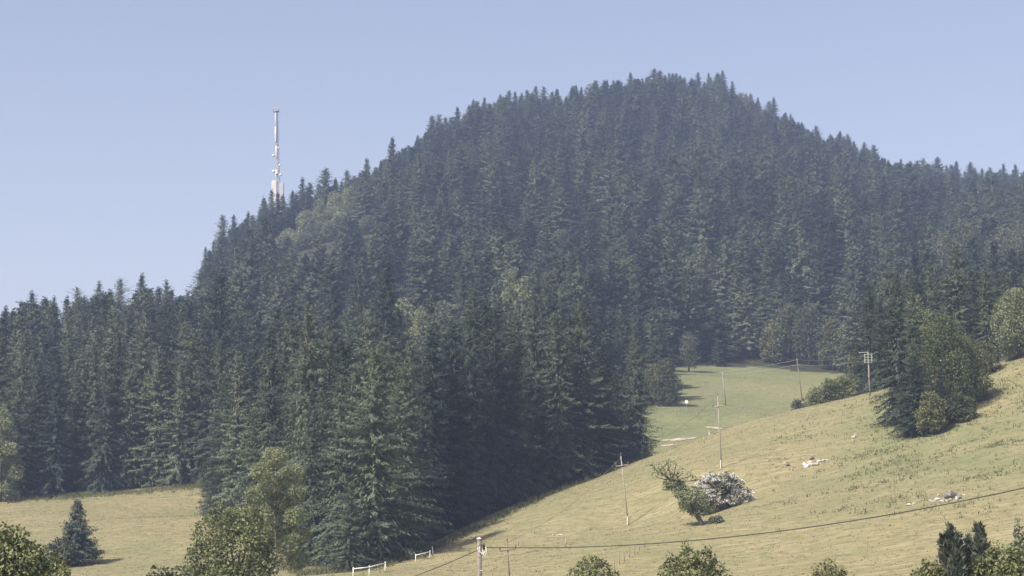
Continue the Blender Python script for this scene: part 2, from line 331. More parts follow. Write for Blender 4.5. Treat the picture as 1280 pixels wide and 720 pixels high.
def spruce_crown(seed, H=28.0, Rm=3.6, base=0.04, step=0.46, per=5.5, spray=0.54, dens=5.0, power=0.8, droop=0.35, ragged=0.25, belly=0.12):
    g = np.random.default_rng(seed); P, D, Ln, Wd, NR = [], [], [], [], []
    z = base * H; gap = g.random(3) * 6
    while z < H * 0.985:
        t = (z - base * H) / (H * (1 - base))
        prof = (1 - t) ** (power * 0.72) * min(1.0, 0.72 + t / max(belly, .01) * 0.28)
        tier = 1 + 0.12 * math.sin(z * 2.1 + gap[0]) + 0.08 * math.sin(z * 5.3 + gap[1])
        nb = max(4, int(per * (0.6 + 0.6 * (1 - t)) + g.random()))
        for k in range(nb):
            az = g.random() * 6.2832
            side = 1 + 0.14 * math.sin(az * 2 + gap[2]) + 0.10 * math.sin(az * 3 + z * 0.35)
            Lb = max(0.35, 1.55 * Rm * prof * tier * side * (1 - ragged + ragged * 1.6 * g.random()))
            e0 = 0.55 * t - 0.18 * (1 - t) + g.normal() * 0.10
            dr = droop * (0.5 + 0.8 * (1 - t)) * (0.7 + 0.6 * g.random())
            zb = z + g.normal() * step * 0.6
            rad = np.array([math.cos(az), math.sin(az), 0]); lat = np.array([-math.sin(az), math.cos(az), 0])
            ns = max(3, int(Lb * dens)); s = 0.10 + 0.90 * (np.arange(ns) + g.random(ns)) / ns
            zz = zb + Lb * (math.tan(e0) * s - dr * s ** 2 + 0.55 * dr * s ** 4) + g.normal(size=ns) * 0.06
            pt = rad * (Lb * s)[:, None] + np.c_[np.zeros(ns), np.zeros(ns), zz]
            for sg in (-1, 1, 0, 0):
                hang = 1.0 if sg == 0 else 0.30
                dd = rad * (0.30 + 0.45 * g.random((ns, 1)) + (0.25 if sg else 0)) + lat * (sg * (0.75 + 0.4 * g.random((ns, 1))) + 0.25 * g.normal(size=(ns, 1))) + np.array([0, 0, -1.0]) * hang * (0.4 + 0.8 * g.random((ns, 1))) * (0.25 + 0.75 * (1 - t))
                NR.append(np.repeat((rad * (0.9 if sg == 0 else 0.45) + np.array([0, 0, 0.35 if sg == 0 else 0.75]))[None], ns, 0))
                P.append(pt + g.normal(size=(ns, 3)) * 0.08); D.append(unit(dd)); Ln.append(spray * (0.5 + 0.7 * g.random(ns)) * (0.5 + 0.5 * (1 - t)) * (1.15 - 0.45 * s)); Wd.append(spray * 0.15 * (0.7 + 0.6 * g.random(ns)) * (0.65 + 0.35 * (1 - t)))
        z += step * (0.55 + 0.55 * (1 - t)) * (0.75 + 0.5 * g.random())
    n = 7; NR.append(np.tile([0, -.5, .3], (n, 1))); P.append(np.c_[g.normal(size=(n, 2)) * 0.03, H * (0.94 + 0.055 * g.random(n))]); D.append(unit(np.c_[g.normal(size=(n, 2)) * 0.45, np.ones(n)])); Ln.append(np.full(n, spray * 0.8)); Wd.append(np.full(n, 0.09))
    k0 = H / 28; n = int(2400 * min(1, .3 + k0)); tt = g.random(n) ** 1.3; az = g.random(n) * 6.2832; rr = 1.55 * Rm * (1 - tt) ** (power * 0.72) * (0.06 + 0.34 * g.random(n)); ra = np.c_[np.cos(az), np.sin(az), np.zeros(n)]   # dense inner twigs hide the trunk
    P.append(ra * rr[:, None] + np.c_[np.zeros((n, 2)), H * (base + (1 - base) * tt * 0.97)]); NR.append(ra + np.array([0, 0, 0.3])); D.append(unit(ra * 0.5 + g.normal(size=(n, 3)) * 0.4 + np.array([0, 0, -0.6]))); Ln.append(k0 ** .5 * (0.6 + 0.7 * g.random(n)) * (1 - 0.5 * tt)); Wd.append(k0 ** .5 * (0.09 + 0.08 * g.random(n)) * (1 - 0.5 * tt))
    P, D, Ln, Wd = np.concatenate(P), np.concatenate(D), np.concatenate(Ln), np.concatenate(Wd)
    # sprays lie mostly flat like needled twigs, tilted at random
    S = unit(np.cross(D, np.concatenate(NR) + g.normal(size=D.shape) * 0.35))
    return kites(P, D, S, Ln, Wd, 0.12)
def trunk_mesh(name, H, r, mtl, seed=0, bare=()):
    g = np.random.default_rng(seed); b = MB(); zs = np.linspace(-0.6, H * 0.93, 7)
    b.tube(np.c_[np.cumsum(g.normal(size=7) * 0.03), np.cumsum(g.normal(size=7) * 0.03), zs], np.linspace(r, r * 0.12, 7) + np.r_[r * 0.3, np.zeros(6)], 7)
    for z in np.linspace(H * 0.03, H * 0.3, 14):
        a = g.random() * 6.28; L_ = 0.5 + g.random(); b.tube([(0, 0, z), (math.cos(a) * L_, math.sin(a) * L_, z - 0.15 + 0.2 * g.random())], [0.035, 0.012], 4)
    me = b.build(name, mtl, smooth=True); m = me.data; bpy.data.objects.remove(me); return m
def as_mesh(name, VF, mtl):
    o = mesh_obj(name, VF[0], VF[1], mtl); m = o.data; bpy.data.objects.remove(o); return m

NEAR = [as_mesh('spruce_crown', spruce_crown(s, **kw), M_SPRUCE) for s, kw in (
    (1, dict(Rm=4.2, power=0.72, ragged=0.38, droop=0.30, base=0.02)), (2, dict(Rm=3.5, power=0.9, droop=0.5)), (3, dict(Rm=3.2, power=0.95, droop=0.42, base=0.06)),
    (4, dict(Rm=3.9, power=0.80, ragged=0.45, droop=0.55, base=0.03)), (5, dict(Rm=3.1, power=0.85, droop=0.35, base=0.07)), (6, dict(Rm=3.8, power=1.0, droop=0.4)),
    (7, dict(Rm=3.5, power=0.78, droop=0.6, ragged=0.4, base=0.08)), (8, dict(Rm=4.4, power=0.88, ragged=0.42, droop=0.45, base=0.03)))]
MID = [as_mesh('spruce_crown', spruce_crown(20 + s, **{**dict(step=0.60, per=6.5, spray=1.15, dens=2.6), **kw}), M_SPRUCE) for s, kw in enumerate((
    dict(Rm=3.9, power=0.85), dict(Rm=3.3, power=0.95, droop=0.5), dict(Rm=4.2, power=0.8, ragged=0.45), dict(Rm=3.2, power=0.9, droop=0.45), dict(Rm=3.8, power=1.05, ragged=0.4), dict(Rm=4.6, power=0.82, ragged=0.5, droop=0.5)))]
TRUNKS = [trunk_mesh('spruce_trunk', 28, 0.34, M_BARK, s) for s in range(3)]

def spruce(loc, H, wide=1.0, mesh=None, label='', group=None, rz=None, seed=0, cat='spruce tree'):
    t = empty('spruce_tree', loc, label, cat, group, rz=seed * 2.399 if rz is None else rz)
    s = H / 28.0; t.scale = (s * wide, s * wide, s)
    link_mesh('trunk', TRUNKS[seed % 3], t); return t, link_mesh('crown', mesh, t)

# ------------------------------------------------------------------ where every spruce of the wood stands
class T: pass
trees = []
def tree_at(px, top, Y, wide=1.0, key=None, var=None):
    b = on(px, Y); a = at(px, top, Y); o = T(); o.p = b; o.h = max(6.0, a[2] - b[2]); o.w = wide; o.key = key; o.var = var; trees.append(o); return o
for a in [(470, 430, 270, 1.25, 'front', 0), (428, 468, 276, 1.05, 'front', 3), (402, 482, 286, .9, 'front', 2), (505, 452, 284, 1.1, 'front', 7), (440, 600, 263, 1.3, 'front', 0), (500, 560, 277, 1.35, 'front', 3), (380, 500, 297, .8, 'front', 4),
          (540, 405, 300, 1.15, 'front', 7), (566, 398, 305, 1.0, 'front', 1), (592, 384, 312, 1.0, 'front', 3), (618, 380, 317, 1.0, 'front', 6), (645, 392, 321, 1.1, 'front', 2), (668, 366, 332, 1.0, 'front', 3), (698, 386, 331, 1.1, 'front', 6),
          (726, 376, 338, 1.25, 'front', 7), (752, 425, 344, 1.1, 'front', 0), (768, 462, 350, 1.05, 'front', 3), (782, 508, 354, 1.15, 'front', 0),
          (300, 438, 338, 1.2, 'front', 5), (283, 470, 352, 1.0, 'front', 1), (322, 462, 340, .95, 'front', 2), (346, 470, 330, .85, 'front', 6), (368, 452, 325, .9, 'front', 4),
          (75, 438, 406, 1.0, 'left', 5), (120, 425, 410, .95, 'left', 1), (150, 410, 414, 1.0, 'left', 2), (183, 398, 416, 1.05, 'left', 6), (214, 392, 418, 1.0, 'left', 3), (240, 405, 413, 1.1, 'left', 7), (50, 455, 410, .9, 'left', 4), (100, 450, 412, .8, 'left', 2), (255, 440, 409, .9, 'left', 1),
          (-12, 430, 406, 1.0, 'left', 3), (165, 440, 409, .85, 'left', 4), (200, 432, 410, .9, 'left', 0), (135, 455, 406, .8, 'left', 6), (228, 450, 408, .85, 'left', 5),
          (40, 362, 540, 1.1, 'spur', 5), (8, 380, 540, .9, 'spur', 1), (68, 368, 556, .85, 'spur', 2), (97, 357, 550, 1.05, 'spur', 6), (124, 350, 560, .9, 'spur', 3), (150, 346, 560, 1.05, 'spur', 7), (177, 340, 558, 1.0, 'spur', 5), (208, 348, 566, 1.0, 'spur', 1), (235, 362, 556, .95, 'spur', 2), (-18, 372, 548, 1, 'spur', 4), (110, 372, 535, .9, 'spur', 1), (22, 388, 545, .9, 'spur', 3),
          (338, 236, 936, .8, 'ridge', 1), (346, 240, 930, .9, 'ridge', 3), (330, 250, 925, .9, 'ridge', 0), (256, 308, 925, .8, 'ridge', 1), (266, 300, 930, .8, 'ridge', 3), (277, 268, 935, .95, 'ridge', 0), (291, 268, 938, .9, 'ridge', 3), (309, 264, 938, .9, 'ridge', 1), (328, 246, 940, .9, 'ridge', 4), (338, 252, 930, .9, 'ridge', 2), (352, 243, 938, 1, 'ridge', 1), (364, 238, 940, .9, 'ridge', 0), (376, 221, 948, .9, 'ridge', 3), (386, 228, 952, .95, 'ridge', 5), (405, 209, 958, 1.05, 'ridge', 2), (418, 222, 962, .9, 'ridge', 1), (432, 212, 968, 1, 'ridge', 0), (457, 197, 980, 1, 'ridge', 3), (475, 200, 985, .8, 'ridge', 1), (489, 171, 1000, 1.0, 'ridge', 4), (503, 186, 1010, .9, 'ridge', 3)]:
    tree_at(*((a[0], a[1], a[2], a[3] * {'ridge': 1.2, 'left': 1.2, 'spur': 1.2}.get(a[4], 1.0), a[4], a[5])))
for key, tips in (('westflank', [(539, 144), (548, 143), (571, 133), (591, 124), (605, 121), (618, 127), (636, 112), (644, 114), (659, 112), (670, 107), (680, 108), (698, 111), (721, 106), (728, 108)]),
                  ('summit', [(745, 100), (757, 100), (777, 103), (790, 90), (805, 97), (820, 85), (828, 87), (839, 90), (848, 91), (859, 96), (876, 90), (889, 91), (907, 87), (919, 101)]),
                  ('eastflank', [(942, 116), (961, 135), (971, 121), (992, 141), (1006, 152), (1024, 156), (1042, 167), (1054, 163), (1064, 167), (1084, 177), (1096, 181), (1114, 199), (1130, 198), (1147, 206), (1158, 197), (1176, 195), (1200, 201), (1217, 202), (1232, 210), (1242, 209), (1259, 204), (1274, 205)])):
    for j, (px, py) in enumerate(tips):
        tree_at(px, py, float(np.interp(px, [500, 540, 640, 740, 830, 910, 980, 1040, 1110, 1290], [1020, 1055, 1132, 1202, 1240, 1230, 1212, 1192, 1182, 1195])), 1.0 + .35 * rng.random(), key, j * 5 + j // 3)
named = len(trees)
NP = np.array([o.p for o in trees])
# the rest of the wood: a jittered grid
cand = []
sp = 7.4
gx = np.arange(-260, 420, sp); gy = np.arange(260, 1340, sp)
cx, cy = np.meshgrid(gx, gy); cx = cx + (np.arange(len(gy)) % 2)[:, None] * sp / 2
cx = (cx + rng.uniform(-.42, .42, cx.shape) * sp).ravel(); cy = (cy + rng.uniform(-.42, .42, cy.shape) * sp).ravel()
cpx = 640 + F * cx / cy
k = pip(WOOD, cx, cy) & (cpx > -90) & (cpx < 1370); cx, cy, cpx = cx[k], cy[k], cpx[k]
BROAD = []      # broadleaved trees standing in the wood: (px, top, Y, width in m, kind)
for a in [(345, 300, 905, 13, 'pale'), (362, 288, 915, 11, 'pale'), (383, 262, 925, 12, 'pale'), (400, 250, 930, 11, 'pale'), (418, 240, 940, 11, 'pale'), (436, 232, 950, 10, 'pale'), (330, 318, 880, 10, 'pale'), (372, 300, 892, 10, 'pale'), (355, 322, 878, 10, 'olive'), (425, 266, 915, 10, 'pale'), (405, 285, 900, 10, 'olive'), (395, 310, 872, 11, 'olive'), (378, 322, 862, 10, 'olive'), (412, 318, 866, 10, 'olive'), (425, 295, 890, 9, 'olive'), (440, 255, 925, 9, 'olive'),
          (392, 345, 800, 10, 'pale'), (505, 372, 600, 11, 'pale'), (530, 382, 570, 9, 'pale'), (556, 376, 585, 9, 'olive'), (640, 335, 520, 8, 'pale'), (655, 345, 505, 6, 'pale'),
          (880, 300, 690, 9, 'olive'), (790, 285, 760, 8, 'olive'), (862, 278, 820, 5, 'pale'), (1180, 285, 700, 15, 'olive'), (1215, 275, 720, 16, 'dark'), (1255, 280, 700, 16, 'olive'), (1140, 300, 720, 12, 'dark'), (1285, 265, 720, 14, 'olive'),
          (640, 240, 960, 8, 'olive'), (720, 210, 1010, 8, 'pale'), (590, 260, 930, 8, 'olive'), (930, 118, 1215, 15, 'dark'), (955, 140, 1210, 14, 'dark'), (742, 105, 1195, 13, 'dark'), (975, 165, 1215, 12, 'dark'), (610, 205, 1060, 8, 'olive'), (1015, 205, 1150, 9, 'olive'),
          (985, 378, 632, 11, 'dark'), (1010, 380, 625, 12, 'olive'), (1040, 398, 618, 10, 'dark'), (965, 400, 622, 8, 'dark'), (1062, 404, 612, 10, 'dark'),
          (1040, 262, 1010, 8, 'pale'), (460, 300, 860, 9, 'olive'), (700, 290, 800, 7, 'olive'), (800, 225, 980, 8, 'olive'), (1090, 240, 1080, 7, 'pale'), (1240, 330, 560, 12, 'dark'), (500, 355, 640, 9, 'olive')]:
    BROAD.append(a)
BP = np.array([on(px, Y) for px, _, Y, _, _ in BROAD]); BW = np.array([w_ for *_, w_, _ in BROAD])
ok = np.ones(len(cx), bool)
for p in NP: ok &= (cx - p[0]) ** 2 + (cy - p[1]) ** 2 > 3.9 ** 2
for p, w_ in zip(BP, BW): ok &= (cx - p[0]) ** 2 + ((cy - p[1]) / 1.2) ** 2 > (w_ * 0.42) ** 2
cx, cy, cpx = cx[ok], cy[ok], cpx[ok]
cz = hz(cx, cy)
hh = 24.0 + 5.5 * fbm(cx / 40, cy / 40, 2) + rng.normal(size=len(cx)) * 4.6
second_edge = (cpx > 740) & (cpx < 850) & (cy > 385) & (cy < 605); hh = np.where(second_edge, hh * 0.6, hh)
keep = (cy < 560) | (rng.random(len(cx)) > 0.52); cx, cy, cpx, cz, hh = cx[keep], cy[keep], cpx[keep], cz[keep], hh[keep]
hh = np.where(cy > 1000, hh - 1.5 * np.clip((cy - 1000) / 150, 0, 1), hh)
front_zone = (cy < 420) & (cpx > 262) & (cpx < 830); hh = np.where(front_zone, hh + 1.5, hh)
# nothing may rise above the skyline of the photograph
SKY = np.array([(-200, 385), (0, 384), (40, 374), (100, 368), (180, 352), (236, 372), (250, 352), (252, 312), (262, 305), (275, 285), (320, 266), (345, 252), (375, 238), (405, 225), (440, 222), (470, 206), (500, 186), (525, 160), (545, 150), (590, 128), (640, 114), (700, 113), (740, 104), (790, 100), (820, 90), (850, 95), (880, 100), (905, 92), (925, 115), (970, 128), (1000, 150), (1030, 165), (1060, 170), (1100, 190), (1120, 205), (1160, 203), (1200, 208), (1280, 214), (1500, 225)], float)
lim = np.interp(cpx, SKY[:, 0], SKY[:, 1]) + rng.exponential(1.0, len(cx)) * 13 - 3
lim = np.where((cpx > 1085) & (cy < 500), np.maximum(lim, 335 + np.abs(rng.normal(size=len(cx))) * 14), lim)
zmax = ((360 - lim) / F * 1.0)
zlim = cy * np.tan(PITCH + np.arctan(zmax))
ok = (zlim - cz) > 9
h2 = np.minimum(hh, zlim - cz); cx, cy, cpx, cz, hh = cx[ok], cy[ok], cpx[ok], cz[ok], h2[ok]
bx_, by_, bz_ = proj(BP)
ctop = np.c_[cx, cy, cz + hh]; tx_, ty_, tz_ = proj(ctop)
ok = np.ones(len(cx), bool)
for (px, top, Y, w_, kd), bxx in zip(BROAD, bx_):
    if Y > 1000 or kd == 'dark': continue
    wpx = w_ * F / Y / 2; hgt = 0.9 * w_ * F / Y
    ok &= ~((np.abs(tx_ - px) < wpx * 1.0) & (cy < Y) & (cy > Y - (120 if px < 450 else 150)) & (ty_ < top + hgt * (0.68 if kd == 'pale' else .45)))
cx, cy, cpx, cz, hh = cx[ok], cy[ok], cpx[ok], cz[ok], hh[ok]
for i in range(len(cx)):
    o = T(); o.p = np.array([cx[i], cy[i], cz[i]]); o.h = hh[i]; o.w = (0.9 + 0.4 * rng.random()) * (1.2 if cy[i] > 560 else 1) * (25 / max(hh[i], 14)) ** 0.4; o.key = None; o.var = None; trees.append(o)

# paint every tree far to near into an id buffer to learn which ones show
Wb, Hb = 640, 360; idb = np.full((Hb, Wb), -1, np.int32)
for i in sorted(range(len(trees)), key=lambda i: -trees[i].p[1]):
    o = trees[i]; b = o.p; t = b + np.array([0, 0, o.h]); x0, y0, _ = proj(b); x1, y1, zd = proj(t); hw = 3.4 * o.w * o.h / 28 * F / zd / 2
    x0, y0, y1 = x0 / 2, y0 / 2, y1 / 2
    ya, yb_ = max(0, int(y1)), min(Hb, int(y0) + 1); xa, xb = max(0, int(x0 - hw) - 1), min(Wb, int(x0 + hw) + 2)
    if ya >= yb_ or xa >= xb: continue
    yy = np.arange(ya, yb_)[:, None]; xx = np.arange(xa, xb)[None]
    m_ = np.abs(xx - x0) <= hw * np.clip((yy - y1) / max(y0 - y1, 1), 0, 1) ** 0.75 + 0.3
    idb[ya:yb_, xa:xb][m_] = i
vis = np.bincount(idb[idb >= 0].ravel(), minlength=len(trees))
order = sorted(range(len(trees)), key=lambda i: (-(i < named), -vis[i]))
single = [i for i in order[:296] if i < named or vis[i] > 0]
single_set = set(single)
ORD = 'first second third fourth fifth sixth seventh eighth ninth tenth eleventh twelfth thirteenth fourteenth fifteenth sixteenth seventeenth eighteenth nineteenth twentieth'.split()
def ordinal(i, n):
    if i == 0: return 'leftmost'
    if i == n - 1: return 'rightmost'
    if i < n / 2: return ORD[i] + ' from left'
    return ORD[n - 1 - i] + ' from right'
ROWS = {'front': ('front spruces', 'tall spruce, %s among the big front spruces above the fenced meadow edge'), 'left': ('left meadow edge spruces', 'dark spruce, %s in the front row along the left meadow top'),
        'westflank': ('west summit flank spruces', 'distant spruce, %s on the skyline climbing left of the summit'), 'summit': ('summit skyline spruces', 'distant spruce, %s along the rounded summit skyline'), 'eastflank': ('east flank skyline spruces', 'distant spruce, %s on the skyline falling right of the summit'),
        'spur': ('left skyline spruces', 'pointed spruce, %s against the sky on the low left wood'), 'ridge': ('mast ridge spruces', 'distant spruce, %s along the skyline ridge beside the mast')}
rows = {kx: sorted([i for i in range(named) if trees[i].key == kx], key=lambda i: proj(trees[i].p)[0]) for kx in ROWS}
lab = {}
for kx, (grp, txt) in ROWS.items():
    for j, i in enumerate(rows[kx]): lab[i] = (txt % ordinal(j, len(rows[kx])), grp)
def zone(i):
    px, py, _ = proj(trees[i].p); Y = trees[i].p[1]
    if px < 275 and Y < 480: return ('dark spruce deep in the wood behind the left meadow front row', 'spruces in the wood above the left meadow')
    if px < 275 and Y < 680: return ('spruce inside the low left wood below its skyline', 'spruces of the low left wood')
    if Y < 430: return ('dense spruce standing behind the tall front row of the middle wood', 'spruces behind the front row')
    if px > 1060 and Y < 620: return ('spruce in the wood behind the right-hand tree clump', 'spruces behind the right clump')
    if 780 < px < 1100 and Y < 760: return ('spruce in the forest belt above the small second meadow', 'spruces above the second meadow')
    if px < 480: return ('spruce on the left shoulder of the wooded hill', 'spruces on the left shoulder of the hill')
    return ('spruce among many alike on the wooded slope of the hill', 'spruces on the hill slope')
mid_src = {}
for n_, i in enumerate(single):
    o = trees[i]; Y = o.p[1]
    if Y < 590: me = NEAR[o.var if o.var is not None else int(rng.integers(8))]
    else:
        v = (o.var % 6) if o.var is not None else int(rng.integers(6)); me = MID[v]
    lb, gp = lab.get(i) or zone(i)
    t, crown = spruce(o.p - np.array([0, 0, 0.15]), o.h, o.w, me, lb, gp, seed=i)
    if Y >= 590 and v not in mid_src: mid_src[v] = crown

# everything else of the wood reads as one mass
rest = [i for i in range(len(trees)) if i not in single_set]
pts = np.array([trees[i].p - np.array([0, 0, 0.2]) for i in rest], np.float32)
me = bpy.data.meshes.new('spruce_forest'); me.vertices.add(len(pts)); me.vertices.foreach_set('co', pts.ravel())
a = me.attributes.new('size', 'FLOAT_VECTOR', 'POINT'); a.data.foreach_set('vector', np.array([(trees[i].w * trees[i].h / 28,) * 2 + (trees[i].h / 28,) for i in rest], np.float32).ravel())
a = me.attributes.new('turn', 'FLOAT_VECTOR', 'POINT'); a.data.foreach_set('vector', np.c_[rng.normal(size=(len(rest), 2)) * 0.015, rng.random(len(rest)) * 6.283].astype(np.float32).ravel())
a = me.attributes.new('sort', 'INT', 'POINT'); a.data.foreach_set('value', rng.integers(0, len(mid_src), len(rest)).astype(np.int32))
forest = bpy.data.objects.new('spruce_forest', me); COL.objects.link(forest); forest['kind'] = 'stuff'
forest['label'] = 'dark spruce forest covering the whole hill behind the meadows'; forest['category'] = 'forest'
ng = bpy.data.node_groups.new('spruce_scatter', 'GeometryNodeTree')
ng.interface.new_socket('Geometry', in_out='INPUT', socket_type='NodeSocketGeometry'); ng.interface.new_socket('Geometry', in_out='OUTPUT', socket_type='NodeSocketGeometry')
gi = ng.nodes.new('NodeGroupInput'); go = ng.nodes.new('NodeGroupOutput'); iop = ng.nodes.new('GeometryNodeInstanceOnPoints'); jn = ng.nodes.new('GeometryNodeJoinGeometry')
for v in sorted(mid_src):
    oi = ng.nodes.new('GeometryNodeObjectInfo'); oi.inputs['Object'].default_value = mid_src[v]; oi.transform_space = 'ORIGINAL'
    g2 = ng.nodes.new('GeometryNodeGeometryToInstance'); ng.links.new(oi.outputs['Geometry'], g2.inputs[0]); ng.links.new(g2.outputs[0], jn.inputs[0])
def named_attr(nm, ty):
    n = ng.nodes.new('GeometryNodeInputNamedAttribute'); n.data_type = ty; n.inputs['Name'].default_value = nm; return [s for s in n.outputs if s.enabled and s.name == 'Attribute'][0]
e2r = ng.nodes.new('FunctionNodeEulerToRotation'); ng.links.new(named_attr('turn', 'FLOAT_VECTOR'), e2r.inputs[0])
ng.links.new(gi.outputs[0], iop.inputs['Points']); ng.links.new(jn.outputs[0], iop.inputs['Instance']); iop.inputs['Pick Instance'].default_value = True
ng.links.new(named_attr('sort', 'INT'), iop.inputs['Instance Index']); ng.links.new(e2r.outputs[0], iop.inputs['Rotation']); ng.links.new(named_attr('size', 'FLOAT_VECTOR'), iop.inputs['Scale'])
ng.links.new(iop.outputs[0], go.inputs[0])
md = forest.modifiers.new('scatter', 'NODES'); md.node_group = ng
print('spruces', len(trees), 'single', len(single), 'mass', len(rest), 'smallest single px', vis[single[-1]])

# ------------------------------------------------------------------ broadleaved trees
def leaf_cloud(clumps, n, size, g, flat=0.5, shell=0.55):
    """leaf sprays through a set of ellipsoid clumps: (centre, radii)"""
    C_ = np.array([c for c, r in clumps], float); Rr = np.array([r if np.ndim(r) else (r, r, r) for c, r in clumps], float)
    wgt = Rr.prod(1) ** 0.7; which = g.choice(len(clumps), n, p=wgt / wgt.sum())
    d = unit(g.normal(size=(n, 3))); rr = shell + (1 - shell) * g.random(n) ** 0.5; rr *= 0.88 + 0.3 * g.random(n)
    P = C_[which] + d * Rr[which] * rr[:, None]
    D = unit(d * 0.7 + g.normal(size=(n, 3)) * 0.7 + np.array([0, 0, -0.15]))
    S = unit(np.cross(D, np.array([0, 0, 1.0]) * flat + d * 0.5 + g.normal(size=(n, 3)) * 0.45))
    return kites(P, D, S, size * (0.6 + 0.8 * g.random(n)), size * 0.36 * (0.7 + 0.6 * g.random(n)), 0.08)
def limb_tree(top_h, width, g, mtl_bark, parent, clumps, r0=None, base=(0, 0, 0), lean=(0, 0)):
    b = MB(); r0 = r0 or 0.018 * top_h + 0.03; base = np.array(base, float); cen = np.array([lean[0], lean[1], top_h * 0.72])
    pts = [base + np.array([0, 0, -0.5]), base + np.array([lean[0] * .1, lean[1] * .1, top_h * .15]), base * .3 + np.array([lean[0] * .5, lean[1] * .5, top_h * .45]), cen]
    b.tube(pts, [r0 * 1.25, r0, r0 * .7, r0 * .25], 7)
    for c, r in clumps:
        c = np.array(c, float); s = pts[2] if c[2] > top_h * .5 else pts[1]
        mid = s * .5 + c * .5 + np.array([0, 0, 0.05 * top_h]) + g.normal(size=3) * 0.05 * width
        b.tube([s, mid, c], [r0 * .45, r0 * .28, r0 * .08], 5)
    return b.build('trunk', mtl_bark, parent, True)
def dome_clumps(h, w, g, n=16, low=0.25, tall=1.0):
    """clumps spread over an egg-shaped crown"""
    out = []
    for i in range(n):
        th = i * 2.399 + g.random() * .6; v = (i + .5) / n; z = low * h + (h * 0.90 - low * h) * v
        prof = math.sin(math.pi * min(0.97, 0.18 + 0.80 * v)) ** 0.7
        rad = w / 2 * prof * (0.45 + 0.35 * g.random()); s = w * (0.15 + 0.10 * g.random())
        out.append(((math.cos(th) * rad, math.sin(th) * rad, z), (s, s, s * (0.75 + 0.25 * g.random()) * tall)))
    out.append(((0, 0, h * .90), (w * .13, w * .13, h * .10))); out.append(((0, 0, h * .6), (w * .26, w * .26, h * .2)))
    return out
LEAFM = {'pale': M_LEAFPALE, 'olive': M_LEAFOLIVE, 'dark': M_LEAFDARK, 'mid': M_LEAF, 'near': M_LEAFNEAR}
def broadleaf(loc, h, w, kind, label, seed, group=None, name='broadleaf_tree', cat='tree', n=2600, size=0.55, low=0.22, bark=None, clumps=None, lean=(0, 0), shell=.55, nclump=18):
    g = np.random.default_rng(seed); t = empty(name, loc, label, cat, group)
    cl = clumps or dome_clumps(h, w, g, nclump, low)
    limb_tree(h, w, g, bark or M_BARK, t, cl, lean=lean)
    V, Fq = leaf_cloud(cl, n, size, g, shell=shell); mesh_obj('crown', V, Fq, LEAFM[kind], t)
    return t
KINDWORD = {'pale': 'pale green', 'olive': 'olive green', 'dark': 'round dark green'}
BZ = {'shoulder': ('%s broadleaf bush in the bright strip below the mast ridge', 'bright broadleaves on the left shoulder'), 'slope': ('%s broadleaf tree scattered among spruces on the hill slope', 'broadleaves on the hill slope'),
      'meadow': ('%s broadleaf tree at the shaded top edge of the second meadow', 'broadleaves along the second meadow'), 'right': ('%s broadleaf tree on the right side of the hill', 'broadleaves on the right hillside'), 'crest': ('%s broadleaf crown near the hill summit', 'dark crowns near the summit')}
for i, (px, top, Y, w_, kd) in enumerate(BROAD):
    b = BP[i]; h = max(7, at(px, top, Y)[2] - b[2]); 
    z_ = 'shoulder' if px < 450 else ('crest' if Y > 1190 else ('meadow' if 930 < px < 1070 and Y < 700 else ('right' if px > 1100 else 'slope')))
    broadleaf(b, h, w_, kd, BZ[z_][0] % KINDWORD[kd], 100 + i, BZ[z_][1], n=4200, size=0.58, low=0.12 if z_ in ('shoulder', 'meadow') else 0.3)

# the tree clump on the right of the meadow
for j, (px, top, Y, wd, v, lb) in enumerate([
        (1122, 342, 300, 1.1, 7, 'tall spruce at the left end of the right tree clump beside the pale pole'), (1100, 372, 352, 1.3, 5, 'spruce rising behind the pale pole at the right clump'),
        (1140, 364, 308, 1.3, 3, 'broad spruce in the middle left of the right clump'), (1150, 348, 335, 1.35, 7, 'broad spruce rising just left of the olive tree of the right clump'),
        (1086, 350, 360, 1.3, 3, 'spruce at the left edge of the right clump behind the pale pole'), (1195, 300, 352, 1.3, 3, 'tallest drooping spruce behind the right tree clump'), (1232, 332, 345, 1.2, 6, 'drooping spruce at the right end of the right clump'), (1162, 322, 362, 1.1, 1, 'slender spruce rising behind the olive tree of the right clump'),
        (1140, 440, 287, 1.5, 0, 'low bushy spruce at the foot of the right clump'), (1172, 462, 288, 1.4, 3, 'short spruce at the lower front of the right clump'), (1205, 400, 318, 1.35, 7, 'dark spruce in the shaded right half of the right clump'), (1112, 330, 358, 1.3, 4, 'spruce top showing behind the left end of the right clump'), (1138, 424, 290, 1.25, 7, 'dense spruce in the lower left of the right clump'), (1268, 352, 350, 1.2, 5, 'spruce at the right frame edge behind the light green tree')]):
    b = on(px, Y); spruce(b - np.array([0, 0, .2]), at(px, top, Y)[2] - b[2], wd, NEAR[v], lb, 'right clump spruces', seed=700 + j)
